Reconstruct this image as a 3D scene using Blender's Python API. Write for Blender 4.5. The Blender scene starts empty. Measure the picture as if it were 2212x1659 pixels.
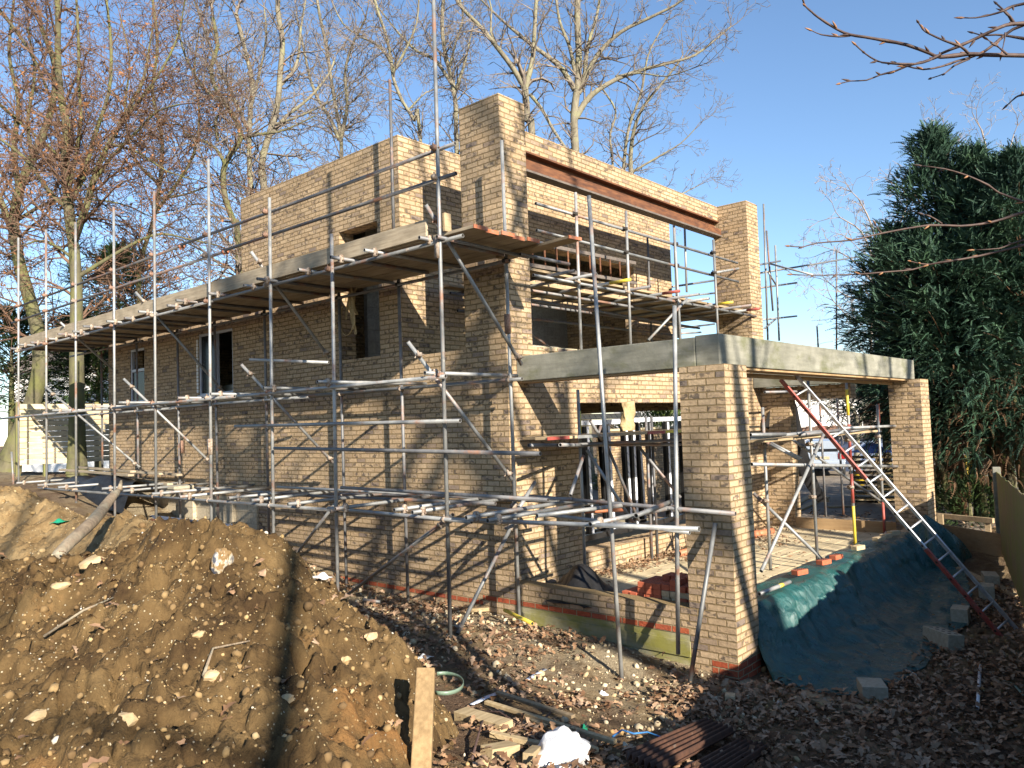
import bpy, math, random
import numpy as np
from mathutils import Vector, Matrix
random.seed(11); NP = np.random.RandomState(5)
SC = bpy.context.scene; COL = SC.collection
# ---------------------------------------------------------------- the camera, solved from the brick courses (metres)
CAM = np.array([-7.9274, -3.9241, 2.7897]); YAW, PITCH, ROLL, FPX = .8464, .0514, -.0335, 1695.9
def _basis():
    f = np.array([math.sin(YAW)*math.cos(PITCH), math.cos(YAW)*math.cos(PITCH), math.sin(PITCH)])
    r0 = np.array([math.cos(YAW), -math.sin(YAW), 0]); u0 = np.cross(r0, f)
    return r0*math.cos(ROLL)+u0*math.sin(ROLL), -r0*math.sin(ROLL)+u0*math.cos(ROLL), f
RT, UP, FW = _basis()
def ray(x, y): return RT*((x-1106)/FPX) - UP*((y-829.5)/FPX) + FW
def on(x, y, ax, v):                                   # the world point seen at x, y that lies on the plane ax = v
    d = ray(x, y); i = 'xyz'.index(ax); return CAM + d*((v-CAM[i])/d[i])
def far(x, y, d): return CAM + ray(x, y)*d             # the world point seen at x, y at distance d along the view
# ---------------------------------------------------------------- mesh building
class MB:
    def __init__(s): s.v = []; s.f = []; s.m = []
    def add(s, vs, fs, mi=0):
        o = len(s.v); s.v += [tuple(map(float, p)) for p in vs]; s.f += [tuple(i+o for i in f) for f in fs]; s.m += [mi]*len(fs); return s
    def box(s, x0, x1, y0, y1, z0, z1, mi=0):
        return s.add([(x0,y0,z0),(x1,y0,z0),(x1,y1,z0),(x0,y1,z0),(x0,y0,z1),(x1,y0,z1),(x1,y1,z1),(x0,y1,z1)],
                     [(0,3,2,1),(4,5,6,7),(0,1,5,4),(1,2,6,5),(2,3,7,6),(3,0,4,7)], mi)
    def obox(s, c, ax, ay, az, mi=0, taper=1.0):      # centre and three half axes
        c, ax, ay, az = (np.array(q, float) for q in (c, ax, ay, az)); vs = []
        for k in (-1, 1):
            t = 1 if k < 0 else taper
            for a, b in ((-1,-1),(1,-1),(1,1),(-1,1)): vs.append(c+ax*a*t+ay*b*t+az*k)
        return s.add(vs, [(0,3,2,1),(4,5,6,7),(0,1,5,4),(1,2,6,5),(2,3,7,6),(3,0,4,7)], mi)
    def beam(s, p0, p1, w, h, up=(0,0,1), mi=0):      # a bar of section w x h from p0 to p1
        p0, p1 = np.array(p0, float), np.array(p1, float); d = p1-p0; L = np.linalg.norm(d); d /= L
        a = np.cross(d, up); a /= np.linalg.norm(a); b = np.cross(a, d)
        return s.obox((p0+p1)/2, d*L/2, a*w/2, b*h/2, mi)
    def path(s, pts, rad, n=8, mi=0, caps=True):
        pts = [np.array(p, float) for p in pts]; k = len(pts); vs = []; fs = []
        rad = rad if hasattr(rad, '__len__') else [rad]*k
        ref = np.array([.13,.29,.95])
        for i, p in enumerate(pts):
            d = pts[min(i+1,k-1)]-pts[max(i-1,0)]; d /= (np.linalg.norm(d)+1e-9)
            a = np.cross(d, ref); a /= (np.linalg.norm(a)+1e-9); b = np.cross(d, a)
            for j in range(n):
                t = 2*math.pi*j/n; vs.append(p+(a*math.cos(t)+b*math.sin(t))*rad[i])
        for i in range(k-1):
            for j in range(n): fs.append((i*n+j, i*n+(j+1)%n, (i+1)*n+(j+1)%n, (i+1)*n+j))
        if caps: fs.append(tuple(range(n))[::-1]); fs.append(tuple(range((k-1)*n, k*n)))
        return s.add(vs, fs, mi)
    def pipe(s, p0, p1, r=.0242, n=10, mi=0, mi2=1):   # a round hollow tube with open ends
        p0, p1 = np.array(p0, float), np.array(p1, float); d = p1-p0; L = np.linalg.norm(d); d /= L
        ref = np.array([.13,.29,.95]) if abs(d[2]) < .8 else np.array([.9,.3,.1])
        a = np.cross(d, ref); a /= np.linalg.norm(a); b = np.cross(d, a); ri = r*.78; dp = min(.12, L*.4)
        rings = [(p0+d*dp, ri), (p0, ri), (p0, r), (p1, r), (p1, ri), (p1-d*dp, ri)]; vs = []
        for p, q in rings:
            for j in range(n):
                t = 2*math.pi*j/n; vs.append(p+(a*math.cos(t)+b*math.sin(t))*q)
        fs = []; ms = []
        for i in range(5):
            for j in range(n): fs.append((i*n+j, i*n+(j+1)%n, (i+1)*n+(j+1)%n, (i+1)*n+j)); ms.append(mi if i in (1,2,3) else mi2)
        fs.append(tuple(range(n))[::-1]); fs.append(tuple(range(5*n, 6*n))); ms += [mi2, mi2]
        o = len(s.v); s.v += [tuple(map(float, p)) for p in vs]; s.f += [tuple(i+o for i in f) for f in fs]; s.m += ms
        return s
    def wall(s, ax, c0, c1, u0, u1, z0, z1, holes=(), mi=0):   # a wall slab (thickness c0..c1 along ax) with square holes (u0,u1,z0,z1)
        us = sorted({u0, u1, *[h[0] for h in holes], *[h[1] for h in holes]}); zs = sorted({z0, z1, *[h[2] for h in holes], *[h[3] for h in holes]})
        us = [u for u in us if u0 <= u <= u1]; zs = [z for z in zs if z0 <= z <= z1]
        def solid(i, j):
            if i < 0 or j < 0 or i >= len(us)-1 or j >= len(zs)-1: return False
            u, z = (us[i]+us[i+1])/2, (zs[j]+zs[j+1])/2
            return not any(h[0] < u < h[1] and h[2] < z < h[3] for h in holes)
        pt = (lambda c, u, z: (c, u, z)) if ax == 'x' else (lambda c, u, z: (u, c, z))
        def q(*p):
            s.add(p, [(0,1,2,3)], mi)
        for i in range(len(us)-1):
            for j in range(len(zs)-1):
                if not solid(i, j): continue
                a, b, c, d = us[i], us[i+1], zs[j], zs[j+1]
                q(pt(c0,a,c), pt(c0,b,c), pt(c0,b,d), pt(c0,a,d)); q(pt(c1,a,c), pt(c1,a,d), pt(c1,b,d), pt(c1,b,c))
                if not solid(i-1, j): q(pt(c0,a,c), pt(c0,a,d), pt(c1,a,d), pt(c1,a,c))
                if not solid(i+1, j): q(pt(c0,b,c), pt(c1,b,c), pt(c1,b,d), pt(c0,b,d))
                if not solid(i, j-1): q(pt(c0,a,c), pt(c1,a,c), pt(c1,b,c), pt(c0,b,c))
                if not solid(i, j+1): q(pt(c0,a,d), pt(c0,b,d), pt(c1,b,d), pt(c1,a,d))
        return s
    def grid(s, P, mi=0):                              # P[i][j] points
        P = np.asarray(P, float); n, m = P.shape[:2]
        return s.add(P.reshape(-1,3), [(i*m+j, (i+1)*m+j, (i+1)*m+j+1, i*m+j+1) for i in range(n-1) for j in range(m-1)], mi)
    def build(s, name, mats, parent=None, smooth=False):
        me = bpy.data.meshes.new(name); me.from_pydata(s.v, [], s.f)
        mats = mats if isinstance(mats, (list, tuple)) else [mats]
        for m in mats: me.materials.append(m)
        if len(mats) > 1: me.polygons.foreach_set('material_index', s.m)
        if smooth: me.polygons.foreach_set('use_smooth', [True]*len(me.polygons))
        me.update(); return link(name, me, parent)
def link(name, me, parent=None):
    o = bpy.data.objects.new(name, me); COL.objects.link(o)
    if parent is not None: o.parent = parent; o.matrix_parent_inverse = parent.matrix_basis.inverted()
    return o
def np_mesh(name, V, F, mat, parent=None, smooth=False):       # V (n,3), F (m,k) arrays with k corners to each face
    V = np.asarray(V, np.float32); F = np.asarray(F, np.int32); k = F.shape[1]
    me = bpy.data.meshes.new(name); me.vertices.add(len(V)); me.vertices.foreach_set('co', V.ravel())
    me.loops.add(F.size); me.loops.foreach_set('vertex_index', F.ravel())
    me.polygons.add(len(F)); me.polygons.foreach_set('loop_start', np.arange(0, F.size, k, dtype=np.int32))
    me.polygons.foreach_set('loop_total', np.full(len(F), k, np.int32))
    if smooth: me.polygons.foreach_set('use_smooth', np.ones(len(F), bool))
    me.materials.append(mat); me.update(calc_edges=True); me.validate(); return link(name, me, parent)
def tag(o, label=None, cat=None, group=None, kind=None):
    for k, v in (('label', label), ('category', cat), ('group', group), ('kind', kind)):
        if v: o[k] = v
    return o
def thing(name, label, cat, loc=(0,0,0), group=None):
    o = bpy.data.objects.new(name, None); COL.objects.link(o); o.location = tuple(map(float, loc)); o.empty_display_size = .2
    return tag(o, label, cat, group)
def bevel(o, w=.004, n=2):
    m = o.modifiers.new('bevel', 'BEVEL'); m.width = w; m.segments = n; m.limit_method = 'ANGLE'; return o
# value noise on numpy arrays
_T = np.random.RandomState(3).rand(64,64,64)
def vnoise(x, y, z=0):
    x, y, z = np.broadcast_arrays(np.asarray(x, float), np.asarray(y, float), np.asarray(z, float))
    i, j, k = (np.floor(q).astype(int) for q in (x, y, z)); f, g, h = x-i, y-j, z-k
    f, g, h = (q*q*(3-2*q) for q in (f, g, h)); r = 0
    for a in (0,1):
        for b in (0,1):
            for c in (0,1):
                r = r + _T[(i+a)&63,(j+b)&63,(k+c)&63]*(f if a else 1-f)*(g if b else 1-g)*(h if c else 1-h)
    return r*2-1
def fbm(x, y, z=0, o=4, g=.5):
    r = 0; a = 1
    for k in range(o): r = r+a*vnoise(x*2**k+17*k, y*2**k+5*k, np.asarray(z)*2**k+k*9); a *= g
    return r
class TPS:                                             # smooth height surface through scattered points
    def __init__(s, pts, lam=0.0):
        p = np.array(pts, float); s.p = p[:,:2]; n = len(p)
        r = np.linalg.norm(s.p[:,None]-s.p[None], axis=2); K = np.where(r>0, r*r*np.log(r+1e-9), 0)+lam*np.eye(n)
        Q = np.c_[np.ones(n), s.p]; A = np.block([[K,Q],[Q.T,np.zeros((3,3))]])
        s.w = np.linalg.solve(A, np.r_[p[:,2], 0,0,0])
    def __call__(s, x, y):
        x = np.asarray(x, float); y = np.asarray(y, float); o = s.w[-3]+s.w[-2]*x+s.w[-1]*y
        for (a, b), w in zip(s.p, s.w):
            r2 = (x-a)**2+(y-b)**2; o = o+w*.5*r2*np.log(r2+1e-9)
        return o
SKY_STRENGTH, SUN_STRENGTH, EXPOSURE = .085, 5.0, 1.4
# ---------------------------------------------------------------- materials
class G:
    def __init__(s, name):
        s.mat = bpy.data.materials.new(name); s.mat.use_nodes = True; s.t = s.mat.node_tree; s.t.nodes.clear()
        s.out = s.t.nodes.new('ShaderNodeOutputMaterial'); s.b = s.n('ShaderNodeBsdfPrincipled'); s.l(s.b.outputs[0], s.out.inputs[0])
    def n(s, ty, ins=None, **kw):
        k = s.t.nodes.new(ty)
        for a, v in kw.items(): setattr(k, a, v)
        for a, v in (ins or {}).items(): s.set(k.inputs[a], v)
        return k
    def l(s, a, b): s.t.links.new(a, b)
    def set(s, i, v):
        if isinstance(v, bpy.types.NodeSocket): s.l(v, i)
        elif hasattr(v, '__len__') and len(v) == 3 and i.type == 'RGBA': i.default_value = (*v, 1)
        else: i.default_value = v
    def co(s, kind='Object'): return s.n('ShaderNodeTexCoord').outputs[kind]
    def m(s, op, a, b=0, c=0):
        k = s.n('ShaderNodeMath', operation=op)
        for i, v in enumerate((a, b, c)): s.set(k.inputs[i], v)
        return k.outputs[0]
    def noise(s, vec, scale, detail=4, rough=.6, out=0):
        k = s.n('ShaderNodeTexNoise', {'Vector': vec, 'Scale': scale, 'Detail': detail, 'Roughness': rough}); return k.outputs[out]
    def ramp(s, f, stops, interp='LINEAR'):
        k = s.n('ShaderNodeValToRGB', {'Fac': f}); k.color_ramp.interpolation = interp; e = k.color_ramp.elements
        while len(e) < len(stops): e.new(.5)
        for el, (p, c) in zip(e, stops): el.position = p; el.color = (*c, 1) if hasattr(c, '__len__') else (c, c, c, 1)
        return k.outputs[0]
    def mix(s, f, a, b, mode='MIX'):
        k = s.n('ShaderNodeMix', data_type='RGBA', blend_type=mode)
        s.set(k.inputs[0], f); s.set(k.inputs[6], a); s.set(k.inputs[7], b); return k.outputs[2]
    def map(s, vec, scale=(1,1,1), loc=(0,0,0), rot=(0,0,0)):
        return s.n('ShaderNodeMapping', {'Vector': vec, 'Scale': scale, 'Location': loc, 'Rotation': rot}).outputs[0]
    def bump(s, h, st=.5, d=.01, normal=None):
        k = s.n('ShaderNodeBump', {'Height': h, 'Strength': st, 'Distance': d})
        if normal is not None: s.l(normal, k.inputs['Normal'])
        return k.outputs[0]
    def rnd(s): return s.n('ShaderNodeObjectInfo').outputs['Random']
    def done(s, col=None, rough=None, nrm=None, metal=None, **kw):
        I = s.b.inputs
        if col is not None: s.set(I['Base Color'], col)
        if rough is not None: s.set(I['Roughness'], rough)
        if nrm is not None: s.l(nrm, I['Normal'])
        if metal is not None: s.set(I['Metallic'], metal)
        for k, v in kw.items(): s.set(I[k.replace('_', ' ')], v)
        return s.mat
def simple(name, a, b=None, rough=.7, scale=8, bump=.2, bd=.004, metal=0, detail=5, stretch=(1,1,1), lo=.35, hi=.65, **kw):
    g = G(name); v = g.map(g.co(), stretch); f = g.noise(v, scale, detail)
    c = g.ramp(f, [(lo, a), (hi, b or a)]); return g.done(c, rough, g.bump(g.noise(v, scale*3, detail), bump, bd) if bump else None, metal, **kw)
def brick_mat(name, pal, mortar, bed=.075, blen=.225, joint=.012, bumpd=.022, smear=(.055,.047,.045)):
    g = G(name); sp = g.n('ShaderNodeSeparateXYZ', {0: g.co()}); nn = g.n('ShaderNodeSeparateXYZ', {0: g.n('ShaderNodeNewGeometry').outputs['True Normal']})
    ax = g.m('GREATER_THAN', g.m('ABSOLUTE', nn.outputs[0]), .5)
    # courses run along Y on the x-facing sides and along X on the others; quoins alternate at the corners
    u = g.m('ADD', g.m('MULTIPLY', ax, sp.outputs[1]), g.m('MULTIPLY', g.m('SUBTRACT', 1, ax), g.m('ADD', sp.outputs[0], blen/2)))
    w = g.noise(g.co(), 9, 2); w2 = g.noise(g.co(), 31, 2)
    u = g.m('ADD', u, g.m('MULTIPLY', g.m('SUBTRACT', w, .5), .010)); z = g.m('ADD', sp.outputs[2], g.m('MULTIPLY', g.m('SUBTRACT', w2, .5), .008))
    row = g.m('FLOOR', g.m('DIVIDE', z, bed)); fz = g.m('SUBTRACT', g.m('DIVIDE', z, bed), row)
    uu = g.m('ADD', g.m('DIVIDE', u, blen), g.m('MULTIPLY', g.m('MODULO', g.m('ADD', row, 400), 2), .5)); cl = g.m('FLOOR', uu); fu = g.m('SUBTRACT', uu, cl)
    wn = g.n('ShaderNodeTexWhiteNoise', {'Vector': g.n('ShaderNodeCombineXYZ', {0: cl, 1: row, 2: g.m('MULTIPLY', ax, 7.3)}).outputs[0]}, noise_dimensions='3D')
    dz = g.m('MULTIPLY', g.m('MINIMUM', fz, g.m('SUBTRACT', 1, fz)), bed); du = g.m('MULTIPLY', g.m('MINIMUM', fu, g.m('SUBTRACT', 1, fu)), blen)
    d = g.m('MINIMUM', dz, du)
    mask = g.n('ShaderNodeMapRange', {0: d, 1: joint*.42, 2: joint*.42+.004, 3: 0, 4: 1}, interpolation_type='SMOOTHSTEP').outputs[0]
    c = g.ramp(wn.outputs['Value'], pal)
    c = g.mix(1.0, c, g.ramp(g.noise(g.co(), 22, 6, .65), [(.25, .72), (.75, 1.25)]), 'MULTIPLY')
    # dark kiln smears on some bricks
    sm = g.m('MULTIPLY', g.ramp(g.noise(g.map(g.co(), (1,1,1.6)), 10, 4, .6), [(.50, 0), (.60, 1)]), g.m('GREATER_THAN', g.n('ShaderNodeSeparateColor', {0: wn.outputs['Color']}).outputs[1], .62))
    c = g.mix(g.m('MULTIPLY', sm, .75), c, smear)
    # broad weathering
    c = g.mix(1.0, c, g.ramp(g.noise(g.co(), .9, 4), [(.3, .86), (.7, 1.1)]), 'MULTIPLY')
    mc = g.mix(g.noise(g.co(), 60, 2), mortar, tuple(q*.72 for q in mortar))
    c = g.mix(mask, mc, c)
    h = g.m('ADD', g.m('MULTIPLY', mask, .8), g.m('MULTIPLY', g.noise(g.map(g.co(), (1,1,1.7)), 26, 5, .7), .42))
    h = g.m('ADD', h, g.m('MULTIPLY', wn.outputs['Value'], .12))
    return g.done(c, .9, g.bump(h, 1.0, bumpd), Specular_IOR_Level=.15)
PAL = [(0, (.385,.275,.165)), (.35, (.455,.335,.21)), (.6, (.365,.258,.155)), (.8, (.41,.305,.195)), (.93, (.30,.22,.15)), (.985, (.23,.175,.135)), (1, (.19,.15,.12))]
M = {}
M['brick'] = brick_mat('buff_brick', PAL, (.27,.195,.10))
M['redcourse'] = brick_mat('red_brickwork', [(0, (.33,.075,.035)), (.5, (.38,.10,.045)), (1, (.27,.07,.04))], (.36,.28,.17), smear=(.15,.05,.03))
M['block'] = brick_mat('blockwork', [(0, (.34,.32,.29)), (.5, (.40,.38,.34)), (1, (.30,.285,.26))], (.38,.36,.32), .225, .45, .010, .006, (.25,.24,.22))
M['plinth'] = brick_mat('pale_blockwork', [(0, (.42,.36,.26)), (.5, (.48,.41,.29)), (1, (.38,.32,.23))], (.40,.34,.24), .215, .45, .010, .008, (.28,.24,.17))
def concrete(name, a, b, moss=None, fac=(.5,.68)):
    g = G(name); n1 = g.noise(g.co(), 2.2, 6, .6); c = g.ramp(n1, [(.3, a), (.7, b)])
    c = g.mix(1.0, c, g.ramp(g.noise(g.map(g.co(), (.6,.6,5)), 3, 6), [(.3, .75), (.7, 1.15)]), 'MULTIPLY')
    if moss: c = g.mix(g.m('MULTIPLY', g.ramp(g.noise(g.map(g.co(), (1,1,2)), 1.7, 6, .65), [(fac[0], 0), (fac[1], 1)]), .8), c, moss)
    vor = g.n('ShaderNodeTexVoronoi', {'Vector': g.co(), 'Scale': 34}).outputs[0]
    pit = g.m('MULTIPLY', g.ramp(vor, [(.05, 0), (.16, 1)]), .6)
    h = g.m('ADD', pit, g.m('MULTIPLY', g.noise(g.co(), 18, 6), .8))
    return g.done(c, .85, g.bump(h, .55, .008), Specular_IOR_Level=.2)
M['concrete'] = concrete('weathered_concrete', (.15,.148,.115), (.27,.262,.215), (.10,.105,.045), (.52,.70))
M['mossy'] = concrete('mossy_concrete', (.24,.215,.10), (.36,.335,.24), (.21,.20,.03), (.40,.62))
M['slab'] = concrete('dusty_slab', (.42,.35,.22), (.52,.45,.30))
g = G('rusty_steel'); f = g.noise(g.map(g.co(), (.7,3,3)), 6, 8, .65)
M['rust'] = g.done(g.ramp(f, [(.28, (.045,.018,.010)), (.48, (.105,.040,.016)), (.68, (.175,.070,.026))]), .8, g.bump(g.noise(g.co(), 60, 4), .4, .003))
M['primer'] = simple('dusty_steel', (.085,.07,.06), (.14,.115,.095), .7, 9, .2)
def galv(name, lo, hi, rustamt, rough=.42):
    g = G(name); r = g.rnd(); vec = g.n('ShaderNodeVectorMath', {0: g.co(), 1: g.n('ShaderNodeCombineXYZ', {0: g.m('MULTIPLY', r, 91), 1: g.m('MULTIPLY', r, 37), 2: 0}).outputs[0]}, operation='ADD').outputs[0]
    f = g.noise(g.map(vec, (1,1,1)), 5, 6, .65); c = g.ramp(f, [(.3, lo), (.7, hi)])
    c = g.mix(1.0, c, g.ramp(r, [(0, .58), (.35, .92), (.8, 1.1), (1, 1.22)]), 'MULTIPLY')
    spl = g.ramp(g.noise(vec, 11, 6, .75), [(.60, 0), (.68, 1)])                     # dried mortar splashes
    c = g.mix(g.m('MULTIPLY', spl, .55), c, (.44,.40,.32))
    ru = g.m('MULTIPLY', g.ramp(g.noise(vec, 2.3, 5, .7), [(.60-rustamt*.2, 0), (.72-rustamt*.2, 1)]), .85)
    c = g.mix(ru, c, (.22,.105,.06))
    met = g.m('MULTIPLY', g.m('SUBTRACT', 1, g.m('MAXIMUM', spl, ru)), .35)
    return g.done(c, g.ramp(f, [(.3, rough), (.7, rough+.22)]), g.bump(g.noise(vec, 70, 3), .15, .002), met)
M['galv'] = galv('galvanised_tube', (.19,.195,.195), (.32,.325,.315), .28)
M['dull'] = galv('dull_scaffold_tube', (.115,.115,.12), (.22,.22,.22), .45, .5)
M['bore'] = simple('dark_bore', (.02,.018,.015), (.035,.03,.025), .9, 10, 0)  # near-black colour holds the shade inside tube ends and brick holes
M['clamp'] = simple('coupler_steel', (.16,.10,.065), (.36,.31,.25), .7, 30, .5, .004)
M['rustclamp'] = simple('rusty_coupler', (.13,.065,.04), (.27,.17,.12), .75, 40, .5, .004)
M['orange'] = simple('orange_paint', (.40,.115,.04), (.27,.13,.08), .7, 20, .3)
M['redpaint'] = simple('worn_red_paint', (.30,.055,.04), (.24,.12,.10), .55, 9, .2, lo=.45, hi=.75)
M['yellowpaint'] = simple('worn_yellow_paint', (.60,.46,.04), (.42,.36,.12), .55, 9, .2, lo=.45, hi=.75)
def wood(name, a, b, axis=0, rough=.8, ring=24):
    g = G(name); sc = [9,9,9]; sc[axis] = .7
    r = g.rnd(); vec = g.n('ShaderNodeVectorMath', {0: g.co(), 1: g.n('ShaderNodeCombineXYZ', {0: g.m('MULTIPLY', r, 31), 1: g.m('MULTIPLY', r, 17), 2: g.m('MULTIPLY', r, 57)}).outputs[0]}, operation='ADD').outputs[0]
    f = g.noise(g.map(vec, tuple(sc)), 3, 6, .65); c = g.ramp(f, [(.3, a), (.7, b)])
    c = g.mix(1.0, c, g.ramp(g.noise(vec, 2.5, 4), [(.3, .75), (.7, 1.15)]), 'MULTIPLY'); c = g.mix(1.0, c, g.ramp(r, [(0, .85), (1, 1.12)]), 'MULTIPLY')
    return g.done(c, rough, g.bump(g.noise(g.map(vec, tuple(q*1.5 for q in sc)), ring/6, 5), .45, .004), Specular_IOR_Level=.2)
M['boardY'] = wood('scaffold_board', (.25,.20,.135), (.42,.35,.25), 1)
M['boardX'] = wood('scaffold_board_across', (.25,.185,.11), (.40,.30,.18), 0)
M['ply'] = wood('site_plywood', (.27,.175,.09), (.36,.245,.13), 1)
M['timberZ'] = wood('weathered_post', (.22,.145,.07), (.38,.26,.13), 2)
M['timber'] = wood('loose_timber', (.27,.20,.11), (.46,.36,.21), 0)
M['paleboard'] = wood('pale_fence_board', (.42,.34,.21), (.60,.50,.33), 0)
g = G('mossy_fence'); f = g.noise(g.map(g.co(), (4,4,.8)), 4, 6, .65); c = g.ramp(f, [(.3, (.13,.10,.055)), (.7, (.22,.17,.095))])
c = g.mix(g.ramp(g.noise(g.co(), 2.5, 6, .7), [(.40, 0), (.62, 1)]), c, (.15,.17,.04)); M['fence'] = g.done(c, .85, g.bump(g.noise(g.map(g.co(), (12,12,1)), 4, 4), .5, .005))
g = G('tarpaulin'); n1 = g.noise(g.map(g.co(), (3,3,1)), 2.4, 6, .6); wv = g.noise(g.map(g.co(), (220,220,220)), 1, 1)
M['tarp'] = g.done(g.ramp(n1, [(.3, (.009,.060,.060)), (.7, (.016,.090,.086))]), g.ramp(g.noise(g.co(), 5, 4), [(.3, .22), (.7, .38)]), g.bump(g.noise(g.n('ShaderNodeVectorMath', {0: g.map(g.co(), (4.5,2,1.4), (0,0,0), (0,0,.5)), 1: g.noise(g.co(), 1.5, 2, out=1)}, operation='ADD').outputs[0], 2.6, 6, .62), 1.0, .07), Specular_IOR_Level=.6)
M['blackplastic'] = simple('black_polythene', (.010,.010,.011), (.018,.018,.019), .5, 6, .5, .02, Specular_IOR_Level=.25)
M['whiteplastic'] = simple('white_polythene', (.62,.62,.60), (.78,.78,.77), .38, 5, .5, .02)
M['greyplastic'] = simple('pale_grey_plastic', (.40,.46,.56), (.55,.60,.68), .4, 12, .2)
M['greenstrap'] = simple('green_strap', (.10,.16,.11), (.17,.23,.17), .4, 14, .2)
M['greenplastic'] = simple('green_plastic', (.01,.22,.11), (.02,.30,.16), .4, 14, .2)
M['alu'] = simple('ladder_aluminium', (.42,.43,.44), (.58,.59,.60), .36, 12, .2, .002, .55)
M['webbing'] = simple('tan_webbing', (.30,.22,.11), (.44,.34,.18), .85, 30, .4)
M['terracotta'] = simple('clay_drain', (.42,.13,.06), (.50,.18,.09), .6, 10, .2)
M['redbrick'] = simple('red_brick', (.36,.085,.04), (.44,.12,.055), .85, 25, .5, .005)
M['buffbrick'] = simple('loose_buff_brick', (.40,.30,.17), (.52,.41,.25), .9, 22, .6, .006)
M['blockstone'] = simple('concrete_block', (.27,.24,.17), (.37,.335,.25), .92, 24, .7, .006)
M['frame'] = simple('window_frame_grey', (.36,.38,.43), (.42,.44,.50), .4, 10, .1)
M['framewhite'] = None
g = G('taped_white_profile'); sp = g.n('ShaderNodeSeparateXYZ', {0: g.co()}); q = g.m('ADD', sp.outputs[0], sp.outputs[2])
fr = g.m('FRACT', g.m('DIVIDE', q, .16)); dash = g.m('MULTIPLY', g.m('GREATER_THAN', fr, .62), g.m('LESS_THAN', fr, .84)); dash = g.m('MULTIPLY', dash, g.ramp(g.noise(g.co(), 60, 2), [(.45, 0), (.5, 1)]))
M['framewhite'] = g.done(g.mix(g.m('MULTIPLY', dash, .7), (.74,.76,.80), (.10,.13,.25)), .35)
M['frameblack'] = simple('black_frame', (.012,.012,.013), (.02,.02,.02), .35, 10, 0)
M['glass'] = simple('dark_glazing', (.012,.013,.015), (.016,.018,.02), .12, 4, 0, Specular_IOR_Level=.12)
M['render'] = simple('white_render', (.74,.73,.70), (.82,.81,.78), .8, 3, .1)
M['blue'] = simple('blue_grey_boarding', (.07,.095,.16), (.10,.13,.20), .7, 5, .1)
M['bluetarp'] = simple('blue_sheet', (.010,.030,.16), (.02,.055,.25), .4, 5, .5, .03)
M['car'] = simple('silver_blue_paint', (.36,.42,.50), (.38,.44,.53), .25, 3, 0, 0, .3, Coat_Weight=.5)
M['vanpaint'] = simple('van_white', (.62,.66,.70), (.66,.70,.74), .3, 3, 0)
M['rubber'] = simple('tyre', (.015,.015,.015), (.025,.025,.025), .8, 20, .2)
M['taillight'] = simple('tail_lamp_red', (.25,.01,.012), (.32,.015,.015), .2, 6, 0)
M['rooftile'] = simple('roof_tiles', (.12,.10,.09), (.18,.15,.13), .8, 12, .5, .02, stretch=(1,1,6))
M['darkwood'] = simple('dark_fence_board', (.085,.045,.03), (.14,.075,.045), .8, 10, .3)
M['yellow'] = simple('yellow_plastic', (.60,.40,.02), (.65,.46,.04), .4, 10, 0)
M['bluerope'] = simple('blue_rope', (.02,.12,.34), (.04,.20,.45), .7, 60, .4)
g = G('rusted_corrugated_iron'); f = g.noise(g.map(g.co(), (3,3,3)), 2.2, 7, .7); M['corrugated'] = g.done(g.ramp(f, [(.3, (.030,.018,.014)), (.5, (.075,.034,.02)), (.62, (.10,.048,.027)), (.72, (.17,.15,.125))]), .75, g.bump(g.noise(g.co(), 50, 4), .4, .003), .2)
def bark(name, a, b, lich, lf=(.5,.66), sc=6):
    g = G(name); v = g.map(g.co(), (1,1,.35)); c = g.ramp(g.noise(v, sc, 6, .65), [(.3, a), (.7, b)])
    c = g.mix(g.m('MULTIPLY', g.ramp(g.noise(g.co(), 1.6, 5, .65), [(lf[0], 0), (lf[1], 1)]), .7), c, lich)
    return g.done(c, .9, g.bump(g.noise(v, sc*2.5, 5, .7), .8, .03), Specular_IOR_Level=.1)
M['oakbark'] = bark('oak_bark', (.12,.105,.075), (.25,.225,.165), (.24,.24,.13))
M['beechbark'] = bark('beech_bark', (.06,.055,.035), (.15,.135,.085), (.14,.145,.05), (.42,.62), 4)
M['twig'] = simple('oak_twigs', (.13,.105,.085), (.22,.18,.145), .9, 3, 0)
M['beechtwig'] = simple('beech_twigs', (.095,.052,.034), (.165,.098,.06), .9, 3, 0)
M['fartwig'] = simple('pale_birch_twigs', (.22,.18,.15), (.32,.27,.23), .9, 3, 0)
M['dryleaf'] = simple('clinging_dry_leaf', (.16,.065,.022), (.27,.12,.045), .8, 2, 0)
M['darktwig'] = simple('near_twig', (.045,.026,.022), (.085,.05,.038), .7, 40, .3)
M['bud'] = simple('beech_bud', (.17,.075,.03), (.28,.14,.06), .6, 60, .2)
M['log'] = bark('fallen_branch_bark', (.16,.12,.085), (.34,.27,.19), (.36,.37,.28), (.45,.6), 18)
def foliage(name, a, b, c3, sc=1.3):
    g = G(name); c = g.ramp(g.noise(g.co(), sc, 4, .7), [(.3, a), (.5, b), (.72, c3)])
    c = g.mix(1.0, c, g.ramp(g.n('ShaderNodeNewGeometry').outputs['Random Per Island'], [(0, .7), (1, 1.3)]), 'MULTIPLY')
    return g.done(c, .65, None, None, Specular_IOR_Level=.25)
M['cypress'] = foliage('cypress_fronds', (.014,.036,.026), (.030,.068,.042), (.062,.115,.056))
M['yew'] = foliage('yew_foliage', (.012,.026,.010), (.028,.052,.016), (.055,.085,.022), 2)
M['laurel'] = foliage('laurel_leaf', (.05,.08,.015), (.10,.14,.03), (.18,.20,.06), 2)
M['deadfrond'] = foliage('dead_brown_fronds', (.05,.028,.014), (.085,.048,.025), (.13,.075,.04), 2)
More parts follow.
